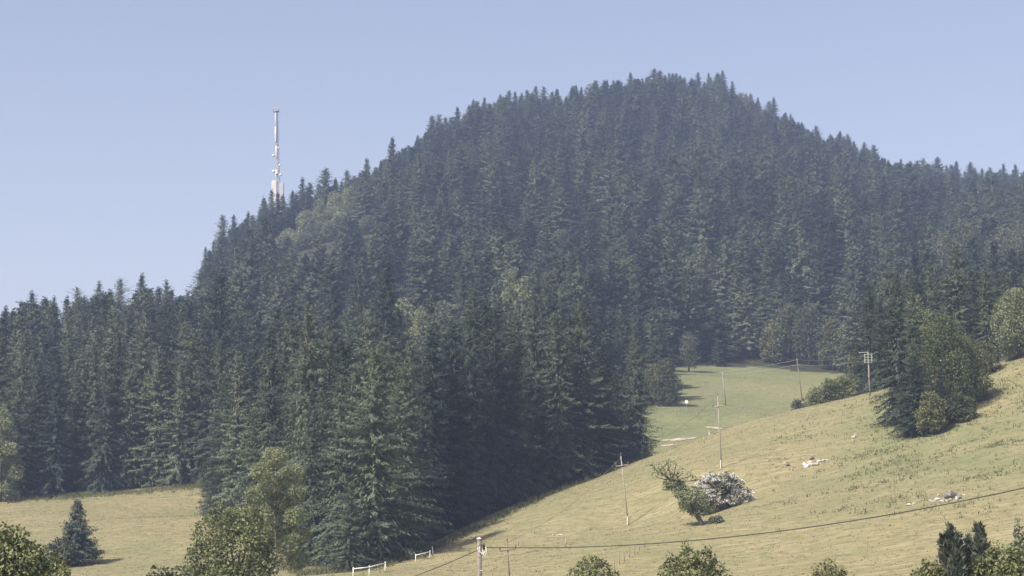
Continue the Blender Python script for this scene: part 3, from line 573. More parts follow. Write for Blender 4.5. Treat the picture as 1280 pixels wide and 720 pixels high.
for j, (px, top, Y, w_, kd, lb, n) in enumerate([
        (1180, 396, 296, 11, 'mid', 'olive green rounded broadleaf tree in the middle of the right clump', 5000), (1146, 368, 315, 6.0, 'pale', 'pale green leafy tree top peeping between spruces of the right clump', 2200),
        (1205, 425, 300, 7.0, 'dark', 'dark green broadleaf on the right of the right clump above the shadow', 3500), (1272, 360, 322, 8.0, 'pale', 'bright pale green broadleaf tree cut by the right frame edge', 4200),
        (1160, 490, 284, 4.5, 'dark', 'low dark bush at the lowest foot of the right clump', 1800), (1195, 497, 288, 5, 'dark', 'dark bush on the right foot of the clump beside its shadow', 2000), (1225, 430, 318, 6, 'dark', 'dark broadleaf between the right clump and the light green tree', 2500)]):
    b = on(px, Y); broadleaf(b, max(3, at(px, top, Y)[2] - b[2]), w_, kd, lb, 300 + j, n=int(n * 2.6), size=0.30, low=0.08)

# trees and bushes round the second meadow and on the crest
for j, (px, top, Y, w_, kd, lb, n, low) in enumerate([
        (860, 414, 585, 6.0, 'olive', 'small round tree alone at the top left of the second meadow', 1300, .18), (832, 448, 486, 7.5, 'dark', 'dark rounded tree at the end of the wood beside the track', 2600, .05), (815, 455, 490, 6, 'dark', 'dark tree with bare lower trunk beside the track end', 1800, .3),
        (1035, 474, 372, 5.5, 'mid', 'green bush in the hedge behind the crest left of the pale pole', 1400, .02), (1052, 470, 372, 5.0, 'mid', 'taller green bush in the hedge behind the crest', 1400, .02), (1072, 474, 370, 5.0, 'dark', 'dark hedge bush against the right clump', 1400, .02), (1018, 486, 374, 4.5, 'mid', 'lowest hedge bush at the left end of the crest hedge', 1000, .02), (995, 500, 470, 3.0, 'dark', 'tiny bush at the foot of the far pole by the track', 500, .02), (1076, 430, 400, 7, 'dark', 'dark tree behind the crest hedge', 2200, .1)]):
    b = on(px, Y); broadleaf(b, max(1.6, at(px, top, Y)[2] - b[2]), w_, kd, lb, 340 + j, n=n * 2, size=0.34, low=low, name='broadleaf_tree' if w_ > 5.6 else 'hedge_bush', cat='tree' if w_ > 5.6 else 'bush')
# pale bluish tree at the left frame edge
b = on(8, 398); broadleaf(b, at(8, 504, 398)[2] - b[2], 7.5, 'pale', 'pale greyish tree at the left frame edge before the dark wood', 360, n=9000, size=0.34, low=0.03)

# young fir on the left meadow with its bush
b = seen(95, 706); H = at(90, 626, b[1])[2] - b[2]
t = empty('fir_tree', b, 'small dense young fir standing alone on the left meadow', 'fir tree')
mesh_obj('crown', *spruce_crown(55, H=H, Rm=1.9, base=0.02, step=0.2, per=11, spray=0.62, dens=7, power=1.15, droop=-0.1, ragged=0.3), M_FIRBLUE, t); link_mesh('trunk', trunk_mesh('fir_trunk', H, 0.14, M_BARK, 5), t)
b2 = b + np.array([-1.6, -3.0, 0]); b2[2] = hz(b2[0], b2[1])[0]
broadleaf(b2, 3.4, 5.0, 'olive', 'pale olive bush at the left foot of the young fir', 371, name='bush', cat='bush', n=2400, size=0.4, low=0.05)

# dead standing trunk beside the big front spruces
b = on(374, 300); t = empty('dead_tree', b, 'bare grey dead trunk standing before the dark front spruces', 'dead tree'); mb = MB()
zt = at(372, 500, 300)[2] - b[2]; zs = np.linspace(-.5, zt, 8); mb.tube(np.c_[0.15 * np.sin(zs * .2), 0 * zs, zs], np.linspace(.14, .03, 8), 7); mb.build('trunk', M_DEADWOOD, t, True)
mb = MB()
for j in range(22):
    z = zt * (.3 + .68 * rng.random()); a_ = rng.random() * 6.28; L_ = .3 + .9 * rng.random(); mb.tube([(0.15 * math.sin(z * .2), 0, z), (math.cos(a_) * L_, math.sin(a_) * L_, z + .2 * rng.normal())], [.03, .008], 4)
mb.build('bare_twigs', M_DEADWOOD, t)

# birch and the dark leafy tree at the bottom
def birch():
    Y = 205; b = on(345, Y); g = np.random.default_rng(400); H = at(345, 556, Y)[2] - b[2]
    t = empty('birch_tree', b, 'slender pale green birch with a white trunk before the dark spruces', 'birch tree'); cl = []
    px2 = Y / F
    for (px, py, r) in [(345, 572, 15), (330, 590, 14), (362, 592, 15), (340, 608, 16), (322, 620, 14), (368, 618, 14), (350, 630, 15), (328, 645, 16), (372, 645, 13), (355, 655, 15), (378, 668, 11), (335, 672, 16), (362, 682, 15), (320, 690, 14), (372, 700, 13)]:
        c = at(px, py, Y) - b; r *= px2; cl.append(((c[0], g.normal() * 1.2, c[2]), (r, r, r * .8)))
    mb = MB(); zs = np.linspace(-.4, H * .95, 9); mb.tube(np.c_[.22 + .10 * np.sin(zs * .5), zs * 0 + .35, zs], np.linspace(.12, .03, 9), 8)
    mb.build('trunk', M_BIRCH, t, True)
    mb = MB()
    for c, r in cl: 
        z0 = max(.5, c[2] - 1.3); mb.tube([(.22, .35, z0), (c[0] * .6 + .1, c[1] * .6, c[2] - .3), c], [.05, .03, .012], 5)
    mb.build('limbs', M_BARK, t, True)
    V, Fq = leaf_cloud(cl, 13000,   .24, g, shell=.6); mesh_obj('crown', V, Fq, M_BIRCHLEAF, t)
birch()
def pixel_tree(name, label, cat, px, Y, blobs, kind, n, size, seed, depth=1.0, shell=.5, bark=None, flat=.5, foot=None):
    """a crown of leaf clumps of given sizes round a trunk that stands on the ground"""
    b = on(px, Y); g = np.random.default_rng(seed); t = empty(name, b, label, cat); s = Y / F; cl = []
    for (bx, by, rx, rz_) in blobs:
        c = at(bx, by, Y) - b; cl.append(((c[0], g.normal() * depth * rx * s * .8, c[2]), (rx * s, rx * s * .9, rz_ * s)))
    hs = max(c[2] + r[2] for c, r in cl); limb_tree(hs * .95, 3, g, bark or M_BARK, t, cl, lean=(cl[0][0][0], 0))
    V, Fq = leaf_cloud(cl, n, size, g, flat, shell); mesh_obj('crown', V, Fq, LEAFM.get(kind, kind), t); return t
pixel_tree('broadleaf_tree', 'dark green leafy tree with glossy leaves in front of the birch', 'tree', 300, 160, [(300, 690, 40, 38), (268, 668, 26, 22), (300, 650, 26, 18), (325, 672, 18, 18), (255, 700, 24, 22), (332, 702, 20, 18), (250, 725, 30, 20), (300, 725, 40, 20), (275, 640, 12, 9), (312, 643, 12, 9), (300, 760, 50, 30), (248, 690, 12, 10)], 'near', 15000, .24, 410, shell=.62)
pixel_tree('broadleaf_tree', 'leafy tree with large pale leaves in the bottom left corner', 'tree', 15, 85, [(20, 700, 34, 28), (0, 690, 26, 26), (50, 708, 24, 20), (20, 672, 14, 14), (70, 718, 16, 14), (0, 730, 50, 30), (60, 740, 40, 25), (8, 665, 9, 9), (38, 690, 12, 10), (-30, 700, 30, 30)], 'near', 7600, .18, 411, shell=.6)
pixel_tree('bush', 'small leafy bush at the bottom edge left of the dark leafy tree', 'bush', 212, 150, [(200, 718, 14, 9), (225, 717, 14, 9), (212, 735, 30, 16)], 'mid', 900, .28, 412)
pixel_tree('broadleaf_tree', 'round leafy tree top between the wooden pole and wild bush', 'tree', 740, 105, [(738, 706, 14, 11), (728, 712, 12, 8), (752, 712, 12, 9), (740, 726, 26, 14), (768, 719, 8, 5), (716, 718, 8, 5), (746, 700, 6, 5), (740, 750, 36, 22)], 'near', 3600, .15, 413, bark=M_BARK)
pixel_tree('broadleaf_tree', 'wild bush with upright shoots under the cable at bottom centre', 'tree', 862, 100, [(858, 697, 12, 12), (880, 700, 12, 12), (845, 706, 14, 10), (862, 716, 30, 14), (832, 714, 10, 8), (897, 712, 10, 10), (857, 684, 5, 7), (884, 688, 5, 6), (836, 697, 3, 9), (893, 698, 3, 6), (910, 717, 4, 6), (862, 745, 40, 24)], 'near', 5600, .14, 414)
pixel_tree('broadleaf_tree', 'small dark tree tip at the bottom edge right of the wild bush', 'tree', 1036, 100, [(1036, 704, 8, 6), (1030, 712, 14, 6), (1044, 713, 12, 6), (1036, 722, 22, 8), (1036, 745, 30, 20), (1022, 716, 7, 3), (1050, 716, 6, 3)], 'dark', 2600, .13, 415)
pixel_tree('broadleaf_tree', 'leafy green tree in the bottom right corner', 'tree', 1255, 92, [(1250, 702, 22, 18), (1275, 695, 22, 18), (1230, 712, 16, 14), (1262, 725, 34, 20), (1290, 712, 30, 26), (1245, 684, 8, 8), (1270, 745, 50, 26)], 'near', 8000, .15, 416)
pixel_tree('young_tree', 'thin young tree with sparse twigs rising at the right frame edge', 'tree', 1275, 100, [(1274, 668, 6, 9), (1270, 684, 8, 7), (1280, 680, 9, 9), (1273, 655, 3, 8), (1278, 700, 9, 12), (1262, 690, 5, 5), (1285, 690, 9, 9), (1278, 722, 10, 12)], M_CYPRESS, 1500, .15, 417)
pixel_tree('bush', 'sparse bush at the bottom edge left of the cypresses', 'bush', 1160, 92, [(1160, 712, 10, 7), (1148, 717, 8, 5), (1172, 716, 8, 6), (1160, 728, 22, 12), (1157, 703, 4, 5), (1168, 706, 4, 5)], 'dark', 1300, .15, 418)
def cypress(px, Y, tips, label, seed):
    b = on(px, Y); g = np.random.default_rng(seed); t = empty('cypress_tree', b, label, 'cypress', 'cypresses in the bottom right corner'); s = Y / F; P, D = [], []
    mb = MB()
    for (tx, ty, rr) in tips:
        tp = at(tx, ty, Y) - b; n = 1500; v = g.random(n) ** .8; th = g.random(n) * 6.283; rad = rr * s * np.clip(1.25 * v, 0, 1) ** .55 * (.55 + .5 * g.random(n)) * (1 + .2 * np.sin(th * 3 + v * 14))
        z = tp[2] * (1 - v * .62); rad = rad * (.8 + .35 * np.sin(th * 5 + z * 3)); P.append(np.c_[tp[0] * (1 - v * .3) + np.cos(th) * rad, np.sin(th) * rad + g.normal() * .3, z]); D.append(unit(np.c_[np.cos(th) * .55, np.sin(th) * .55, np.ones(n)] + g.normal(size=(n, 3)) * .45))
        mb.tube([(0, 0, -.4), (tp[0] * .4, 0, tp[2] * .4), tp * .96], [.09, .06, .01], 6)
    P, D = np.concatenate(P), np.concatenate(D); n = len(P); V, Fq = kites(P, D, perp(D, g), .26 * (.6 + .8 * g.random(n)), .06 * (.7 + .6 * g.random(n)))
    mesh_obj('crown', V, Fq, M_CYPRESS, t); mb.build('trunk', M_BARK, t, True)
cypress(1190, 92, [(1187, 658, 16), (1179, 668, 14), (1199, 668, 15), (1192, 676, 18)], 'upright grey-green cypress, the left of the bottom right pair', 420)
cypress(1222, 93, [(1220, 655, 15), (1229, 664, 14), (1211, 672, 14), (1235, 682, 13)], 'upright grey-green cypress, the right of the bottom right pair', 421)

# hawthorn in blossom and the twisted tree
def hawthorn():
    b = seen(884, 644); Y = b[1]; s = Y / F; g = np.random.default_rng(430)
    t = empty('hawthorn', b, 'domed hawthorn covered in white blossom on the dry slope', 'hawthorn'); cl = []
    for (px, py, rx, rz_) in [(903, 612, 20, 14), (884, 606, 12, 9), (918, 606, 14, 10), (929, 617, 11, 8), (880, 622, 12, 10), (905, 600, 15, 8), (898, 627, 14, 8), (916, 626, 13, 7), (890, 598, 10, 6), (935, 625, 5, 4), (884, 628, 8, 6), (875, 612, 7, 6)]:
        c = at(px, py, Y) - b; cl.append(((c[0], g.normal() * 10 * s, c[2]), (rx * s, rx * s, rz_ * s)))
    mb = MB()
    for a_ in (-.35, .1, .5): mb.tube([(a_ * .3, 0, -.3), (a_ * .8 - .1, 0, .7), (1.2 + a_ * 2, a_, 2.2)], [.2, .15, .06], 7)
    mb.build('trunk', M_BARK, t, True)
    V, Fq = leaf_cloud(cl, 2600, .34, g, shell=.35); mesh_obj('crown', V, Fq, M_LEAFDARK, t)
    # sprays of flowers along the outer twigs
    cl2 = []
    for c, r in cl:
        for _ in range(24):
            d = unit(g.normal(size=3) + np.array([0, -.15, .35])); cl2.append((np.array(c) + d * np.array(r) * .98, (.34 + .14 * g.random(), .34, .12)))
    V, Fq = leaf_cloud(cl2, 12000, .18, g, flat=1.2, shell=.3); mesh_obj('blossom', V, Fq, M_BLOSSOM, t)
def twisted():
    b = seen(878, 657); Y = b[1]; s = Y / F; g = np.random.default_rng(431)
    t = empty('wind_bent_tree', b, 'wind-bent leafy tree leaning left beside the white hawthorn', 'tree'); L_ = lambda px, py: at(px, py, Y) - b
    cl = []; sparse = []
    for (px, py, rx, rz_) in [(873, 640, 12, 5.5), (864, 630, 14, 8), (880, 634, 9, 6), (856, 634, 8, 5), (858, 622, 12, 8), (876, 628, 9, 7), (850, 615, 10, 7), (866, 614, 10, 6), (845, 606, 10, 7), (840, 603, 10, 6), (852, 612, 10, 7), (876, 618, 6, 5), (833, 608, 6, 4), (846, 597, 5, 4)]:
        c = L_(px, py); cl.append(((c[0], g.normal() * 6 * s, c[2]), (rx * s, rx * s, rz_ * s)))
    for (px, py, r) in [(822, 586, 8), (832, 578, 8), (843, 576, 7), (818, 594, 6), (830, 590, 8), (838, 588, 7), (852, 588, 6), (862, 592, 5), (868, 598, 5), (855, 600, 6), (812, 580, 5)]:
        c = L_(px, py); sparse.append(((c[0], g.normal() * 5 * s, c[2]), (r * s, r * s, r * s * .7)))
    mb = MB(); mb.tube([L_(879, 660), L_(876, 652), L_(870, 643), L_(858, 628), L_(846, 612), L_(836, 598), L_(828, 586)], [.32, .26, .24, .18, .13, .08, .04], 8)
    for c, r in cl + sparse: mb.tube([L_(858, 628) if c[2] < 3.6 else L_(840, 602), np.array(c) * .97 + np.array([.1, 0, -.1]), c], [.07, .04, .015], 5)
    mb.build('trunk', M_BARK, t, True)
    V, Fq = leaf_cloud(cl, 5200, .22, g, shell=.4); V2, F2 = leaf_cloud(sparse, 420, .26, g, shell=.2)
    mesh_obj('crown', np.concatenate([V, V2]), np.concatenate([Fq, F2 + len(V)]), M_LEAFPALE, t)
hawthorn(); twisted()
b = seen(896, 654); broadleaf(b, .6, 1.8, 'olive', 'low weedy tuft between the two lone trees', 433, name='weed_bush', cat='bush', n=350, size=.25, low=.02)

# ------------------------------------------------------------------ transmission mast
def mast():
    Y = 952; b = on(345, Y); g = np.random.default_rng(440); s = Y / F
    t = empty('transmission_mast', b, 'white slender transmission mast rising over the left ridge', 'mast')
    Zt = at(342, 140, Y)[2] - b[2]; Zb = at(344, 226, Y)[2] - b[2]; xl = -1.2 * (1)
    # pale equipment block round the foot, in the trees
    mb = MB(); mb.box((-1.5, 0, Zb / 2 - 1), (2.3, 3.0, Zb + 2.0)); mb.build('equipment_tower', M_MAST, t)
    mb = MB(); mb.box((1.9, .4, (Zb - 1) / 2 - 1), (1.9, 2.6, Zb + .6)); mb.build('service_tower', M_MASTGREY, t)
    mb = MB()                                    # lattice body, three legs with bracing
    def q(z, k): 
        v = (z - Zb) / (Zt - Zb); r = 1.05 * (1 - v) + .62 * v; a_ = k * 2.0944 + .4; return np.array([xl * v + r * math.cos(a_), r * math.sin(a_), z])
    zs = np.linspace(0, Zt, 34)
    for k_ in range(3): mb.tube([q(z, k_) for z in zs[::4]] + [q(Zt, k_)], .13, 5)
    for i in range(33):
        for k_ in range(3): mb.tube([q(zs[i], k_), q(zs[i + 1], (k_ + 1) % 3)], .06, 4); mb.tube([q(zs[i], k_), q(zs[i], (k_ + 1) % 3)], .06, 4)
    mb.build('lattice', M_MASTGREY, t)
    span = Zt - Zb
    for v0, v1, dx, wd in ((.80, .995, -.15, .9), (.55, .78, -.25, 1.25), (.33, .50, -.1, 1.15), (.17, .29, .1, .8), (.04, .16, -.35, 1.4), (.20, .12, .5, .6)):
        mb = MB(); z0, z1 = Zb + span * min(v0, v1), Zb + span * max(v0, v1); x_ = xl * (v0 + v1) / 2 + dx
        mb.tube([(x_, -.75, z0), (x_, -.75, z0 + .15), (x_ - .08, -.75, z1 - .15), (x_ - .08, -.75, z1)], [wd * .3, wd * .38, wd * .38, wd * .3], 10); mb.build('antenna_cover', M_MAST, t, True)
    mb = MB(); x_ = xl; mb.tube([(x_, 0, Zt), (x_, 0, Zt + .3)], 1.5, 14)
    for a_ in np.arange(10) * .628: mb.tube([(x_ + 1.4 * math.cos(a_), 1.4 * math.sin(a_), Zt + .3), (x_ + 1.4 * math.cos(a_), 1.4 * math.sin(a_), Zt + 1.3)], .07, 4)
    mb.build('top_platform', M_MASTGREY2, t)
    for dx, hh_ in ((-.8, 2.2), (.4, 2.6), (1.1, 1.7)):
        mb = MB(); mb.tube([(x_ + dx, 0, Zt + .3), (x_ + dx, 0, Zt + .3 + hh_)], [.12, .07], 6); mb.build('whip_antenna', M_MAST, t)
    for v, dx, r_ in ((.36, -1.5, .7), (.68, -.1, .0), (.47, 1.0, .45), (.13, -1.6, .75), (.22, 1.2, .5), (.08, 1.5, .6), (.10, -.2, .8)):
        if r_ == 0: continue
        z = Zb + span * v; mb = MB(); mb.tube([(xl * v + dx, -.9, z), (xl * v + dx, -1.0, z), (xl * v + dx, -1.35, z)], [r_ * .3, r_ * .9, r_], 12); mb.tube([(xl * v, -.2, z), (xl * v + dx, -.9, z)], .07, 4); mb.build('dish', M_MAST, t, True)
    mb = MB()
    for z in np.arange(.60, .97, .03): mb.tube([(xl * z + .2, -.2, Zb + span * z), (xl * z + 1.6, -.2, Zb + span * z)], .05, 4)
    mb.tube([(xl * .8 + .75, -.3, Zb + span * .05), (xl + .75, -.3, Zb + span * .97)], .1, 5); mb.build('ladder', M_MASTGREY2, t)
mast()

# ------------------------------------------------------------------ poles and wires
def pole(top, base_p, label, arm=None, arm_v=.85, mtl=None, r=.12, marker=False, group='slim wooden line poles', extra=None, arm_tilt=0.0):
    b = base_p; Y = b[1]; tp = at(top[0], top[1], Y) - b
    t = empty('line_pole', b, label, 'utility pole', group); mb = MB(); r *= .82; mb.tube([-tp * .04, tp * .5, tp], [r * 1.15, r, r * .8], 10); mb.build('shaft', mtl or M_POLEPALE, t, True)
    if arm:
        c = tp * arm_v; mb = MB(); A = c + np.array([-arm / 2, -r - .05, -arm_tilt]); B = c + np.array([arm / 2, -r - .05, arm_tilt]); mb.tube([A, B], .07, 6); mb.build('crossarm', mtl or M_POLEPALE, t)
        for e in (A, B): mb = MB(); mb.tube([e, e + np.array([0, 0, .12]), e + np.array([0, 0, .16]), e + np.array([0, 0, .40])], [.03, .03, .09, .06], 8); mb.build('insulator', M_CERAMIC, t, True)
    mb = MB(); mb.tube([tp, tp + np.array([0, 0, .14]), tp + np.array([0, 0, .2]), tp + np.array([0, 0, .42])], [.03, .03, .09, .06], 8); mb.build('insulator', M_CERAMIC, t, True)
    if marker: mb = MB(); mb.box(np.array([-.14, -.2, .55]), (.11, .1, 1.1)); mb.build('base_post', M_WHITE, t)
    return b + tp, t
p1 = seen(785.5, 657); p2 = seen(902, 586); p3 = on(1001, 484); p4 = on(905.5, 492); p5 = seen(637, 726); p6 = seen(1087.5, 495)
e1, _ = pole((776, 570), p1, 'slim pole with a short crossarm on the dry slope before the wood', 1.6, .86, M_POLEPALE, .10, True, arm_tilt=.1)
e2, _ = pole((897, 495), p2, 'slim pole with a crossarm standing right above the hawthorn', 1.5, .855, M_POLEPALE, .11, True, arm_tilt=.12)
e4, _ = pole((902.5, 464), p4, 'bare slim pole on the second meadow behind the hawthorn pole', None, 0, M_POLEPALE, .14)
e3, _ = pole((996, 448), p3, 'leaning slim pole at the right end of the track', 1.2, .84, M_POLE, .13, True)
e5, _ = pole((634, 678), p5, 'thin pole with a small crossarm just right of the near wooden pole', 1.5, .80, M_POLE, .08, arm_tilt=.1)
e6, t6 = pole((1085, 441), p6, 'pale pole with switch gear on the crest beside the right clump', None, 0, M_POLEPALE, .14)
mb = MB(); zt = (e6 - p6)[2]; xo = (e6 - p6)[0]
for sx in (-.55, .55):
    mb.tube([(xo + sx, -.2, zt - 1.6), (xo + sx, -.2, zt - .2)], .06, 6)
for z in (.3, .75, 1.2, 1.6): mb.tube([(xo - .75, -.2, zt - z), (xo + .75, -.2, zt - z)], .04, 6)
mb.build('switch_frame', M_MASTGREY, t6); mb = MB(); mb.tube([(xo - 1.5, -.1, zt), (xo + .1, 0, zt + .1)], .06, 6); mb.build('crossarm', M_MASTGREY, t6)

def wire(A, B, sag, r, label, group=None, cat='power line', mtl=None, n=24):
    v = np.linspace(0, 1, n)[:, None]; P = A * (1 - v) + B * v; P[:, 2] -= (4 * sag * v * (1 - v))[:, 0]
    mb = MB(); mb.tube(P - P[0], r, 6); o = mb.build('power_line', mtl or M_CABLE, smooth=True); o.location = tuple(P[0]); tag(o, label, cat, group); return o
up = np.array([0, 0, .35])
wire(e1, e2, 1.2, .012, 'thin wire from the dry slope pole to the hawthorn pole', 'thin overhead wires')
wire(e5, e1, 1.2, .012, 'thin wire from the crossarm pole beside the near pole to the slope pole', 'thin overhead wires')
far = at(765, 470, 425)
for k_, dz in enumerate((0, -.9)):
    wire(far + np.array([0, 0, dz]), e4 + np.array([0, 0, dz + .1]), .5, .02, ('upper', 'lower')[k_] + ' pale wire running from the wood to the bare meadow pole', 'wires over the second meadow', mtl=M_MASTGREY)
    wire(e4 + np.array([0, 0, dz + .1]), e3 + np.array([0, 0, dz * 1.3 - .3]), .35, .014, ('upper', 'lower')[k_] + ' pale wire from the bare meadow pole to the leaning pole', 'wires over the second meadow', mtl=M_MASTGREY)
    wire(e3 + np.array([0, 0, dz * 1.3 - .3]), e6 + np.array([-.5, -.2, dz - .4]), .45, .014, ('upper', 'lower')[k_] + ' pale wire from the leaning pole to the switch pole', 'wires over the second meadow', mtl=M_MASTGREY)
A = p1 + (e1 - p1) * .97; Bs = seen(741, 606)
wire(A, Bs, .02, .018, 'straight stay wire bracing the dry slope pole', None, 'stay wire', M_MASTGREY)
Yn = 108; b = on(602.5, Yn); tp = at(599, 674, Yn) - b
t = empty('wooden_pole', b, 'thick weathered wooden pole in front at the bottom edge carrying the black cable', 'utility pole'); mb = MB(); mb.tube([-tp * .05, tp * .5, tp], [.145, .132, .115], 14); mb.build('shaft', M_POLE, t, True)
mb = MB(); mb.tube([tp + np.array([0, 0, -.01]), tp + np.array([0, 0, .05]), tp + np.array([0, 0, .09])], [.135, .125, .03], 14); mb.build('cap', M_WHITE, t, True)
hk = at(605.5, 684, Yn) - b + np.array([0, -.12, 0])
mb = MB(); mb.tube([at(602, 681, Yn) - b + np.array([0, -.1, 0]), at(604.5, 683, Yn) - b + np.array([0, -.22, 0]), hk + np.array([.12, 0, 0])], .05, 8); mb.tube([hk + np.array([-.06, -.1, .2]), hk + np.array([-.02, -.1, -.12])], .07, 8); mb.build('bracket', M_CABLE, t, True)
mb = MB()
for dx, w_, d_ in ((0, .16, .26), (.10, .10, .34), (-.05, .2, .2)):
    th = np.linspace(-.4, math.pi + .4, 14); c = at(603.5, 689, Yn) - b; mb.tube(np.c_[c[0] + dx + w_ * np.cos(th), np.full(14, -.22 + .03 * dx), c[2] + .12 - d_ * np.sin(th)], .017, 6)
mb.build('cable_loop', M_WHITE, t, True)
mb = MB(); c = at(604, 714, Yn) - b; mb.tube([c * np.array([1, 1, 1]) + np.array([-.05, 0, 0]), c + np.array([-.05, 0, .05])], .15, 14); mb.build('steel_band', M_MASTGREY, t, True)
# the cable: fit sag and far end to where it hangs
P0 = b + hk; best = None
tgt = np.array([(690, 684.3), (790, 680), (930, 670), (1100, 645), (1280, 610)])
for Y1 in (50, 60, 70, 80):
    for py1 in (470, 490, 510, 530, 550, 570):
        for sg in np.arange(.2, 3.2, .15):
            B = at(1650, py1, Y1); v = np.linspace(0, 1, 60)[:, None]; P = P0 * (1 - v) + B * v; P[:, 2] -= (4 * sg * v * (1 - v))[:, 0]; x, y, _ = proj(P)
            e = np.abs(np.interp(tgt[:, 0], x, y) - tgt[:, 1]).max()
            if best is None or e < best[0]: best = (e, B, sg)
print('cable fit', best[0])
wire(P0, best[1], best[2], .026, 'black sagging cable crossing the dry meadow from the near wooden pole', None, 'cable', n=48)
wire(b + at(598.5, 687, Yn) - b, at(380, 758, 150), .4, .022, 'black cable descending left from the near wooden pole', None, 'cable')

# ------------------------------------------------------------------ fences, posts, sign
def rail_fence(posts, label, h=1.0, rails=(.85,)):
    b0 = posts[0]; t = empty('rail_fence', b0, label, 'fence', 'white rail fence pieces')
    for p in posts: mb = MB(); q_ = p - b0; mb.tube([q_ + np.array([0, 0, -.3]), q_ + np.array([0, 0, h])], .06, 8); mb.build('post', M_WHITE, t, True)
    for a_, c in zip(posts[:-1], posts[1:]):
        for rz_ in rails: mb = MB(); mb.tube([a_ - b0 + np.array([0, -.1, rz_]), c - b0 + np.array([0, -.1, rz_])],   .06, 6); mb.build('rail', M_WHITE, t, True)
rail_fence([seen(441.5, 721.5), seen(461.5, 719.5), seen(481.5, 714)], 'white two-span rail fence under the biggest front spruce')
rail_fence([seen(519.5, 703), seen(537.5, 698.5)], 'single-span white rail fence at the dark wood edge')
def post(px, py, h, label, lean=.0, r=.07, mtl=None, group='small fence posts'):
    p = seen(px, py); mb = MB(); mb.tube([(0, 0, -.25), (lean * .5, 0, h * .5), (lean, 0, h * .98), (lean, 0, h)], [r, r, r * .95, r * .5], 8); o = mb.build('fence_post', mtl or M_POLEPALE, smooth=True); o.location = tuple(p); return tag(o, label, 'fence post', group)
post(541.5, 692.5, .95, 'white leaning fence post at the shadow edge right of the single-span fence', -.15, .075, M_WHITE)
for (px, py, h, lb) in [(871, 522, 1.2, 'pale post just below the track on the second meadow'), (926, 541, 1.2, 'pale post at the crest right of the hawthorn pole'), (880, 554, 1.0, 'pale post at the crest left of the hawthorn pole'), (838, 570, .9, 'pale post at the crest beside the wood end'),
                        (1055, 509, 1.3, 'pale post in front of the crest hedge'), (1010.5, 523, 1.1, 'pale post at the crest beside the leaning pole'), (648, 682, 1.0, 'thin stake right above the thin crossarm pole'), (707, 684, .9, 'thin stake in the dry meadow left of the round tree top'),
                        (631, 628, .9, 'small post at the wood shadow edge'), (668, 668, .8, 'thin stake in the middle of the dry meadow')]: post(px, py, h, lb)
for j in range(7):
    px = 768 + j * 6.3; py = 711 - j * 4.4; post(px, py, .9, 'thin dark stake in the short slanting row above the round tree top', .03, .035, M_POLE, 'stakes of the slanting row')
b = on(856.5, 476); t = empty('road_sign', b, 'small white round sign beside the track at the wood end', 'road sign'); mb = MB(); mb.tube([(0, 0, -.3), (0, 0, 1.6)], .04, 6); mb.build('post', M_MASTGREY, t); mb = MB(); mb.tube([(0, -.05, 1.55), (0, -.09, 1.55)], .42, 16); mb.build('sign_plate', M_WHITE, t)

def ribbon(name, pts, width, mtl, lift=.07):
    pts = np.array(pts, float); d = np.r_[0, np.cumsum(np.linalg.norm(np.diff(pts, axis=0), axis=1))]; u = np.arange(0, d[-1], .7); x = np.interp(u, d, pts[:, 0]); y = np.interp(u, d, pts[:, 1]); dx, dy = np.gradient(x), np.gradient(y); l_ = np.hypot(dx, dy); nxv, nyv = -dy / l_, dx / l_
    wv = width / 2 * (1 + .35 * fbm(u / 3, u * 0, 3)) if np.isscalar(width) else np.interp(u / u[-1], np.linspace(0, 1, len(width)), width) / 2 * np.clip(.75 + 1.3 * fbm(u / 1.1, u * 0 + len(pts), 3), .05, 2)
    cols = np.linspace(-1, 1, 7); V = np.stack([np.c_[x + nxv * c * wv, y + nyv * c * wv] for c in cols], 1).reshape(-1, 2); V = np.c_[V, hz(V[:, 0], V[:, 1]) + lift]
    i = np.arange(len(u) * 7).reshape(-1, 7); Fq = np.stack([i[:-1, :-1], i[:-1, 1:], i[1:, 1:], i[1:, :-1]], -1).reshape(-1, 4); o = mesh_obj(name, V, Fq, mtl, smooth=True); o['kind'] = 'structure'; return o
ribbon('gravel_track', [on(770, 478)[:2], on(830, 479)[:2], on(900, 482)[:2], on(960, 483)[:2], on(1020, 481)[:2], on(1070, 470)[:2]], [2.0, 1.6, .9, .7, .6, .5], M_GRAVEL)
ribbon('bare_earth', [seen(824, 551)[:2], seen(840, 550)[:2], seen(856, 549)[:2], seen(870, 549)[:2]], [.5, 2.5, 3.5, .6], M_EARTH)
ribbon('bare_earth', [seen(826, 557)[:2], seen(838, 557)[:2], seen(848, 556)[:2]], [.4, 2.0, .4], M_EARTH)
ribbon('bare_earth', [seen(882, 534)[:2], seen(892, 535)[:2], seen(903, 537)[:2]], [.6, 2.2, .5], M_EARTH)
ribbon('bare_earth', [seen(886, 539)[:2], seen(896, 541)[:2]], [.4, 1.6], M_EARTH)

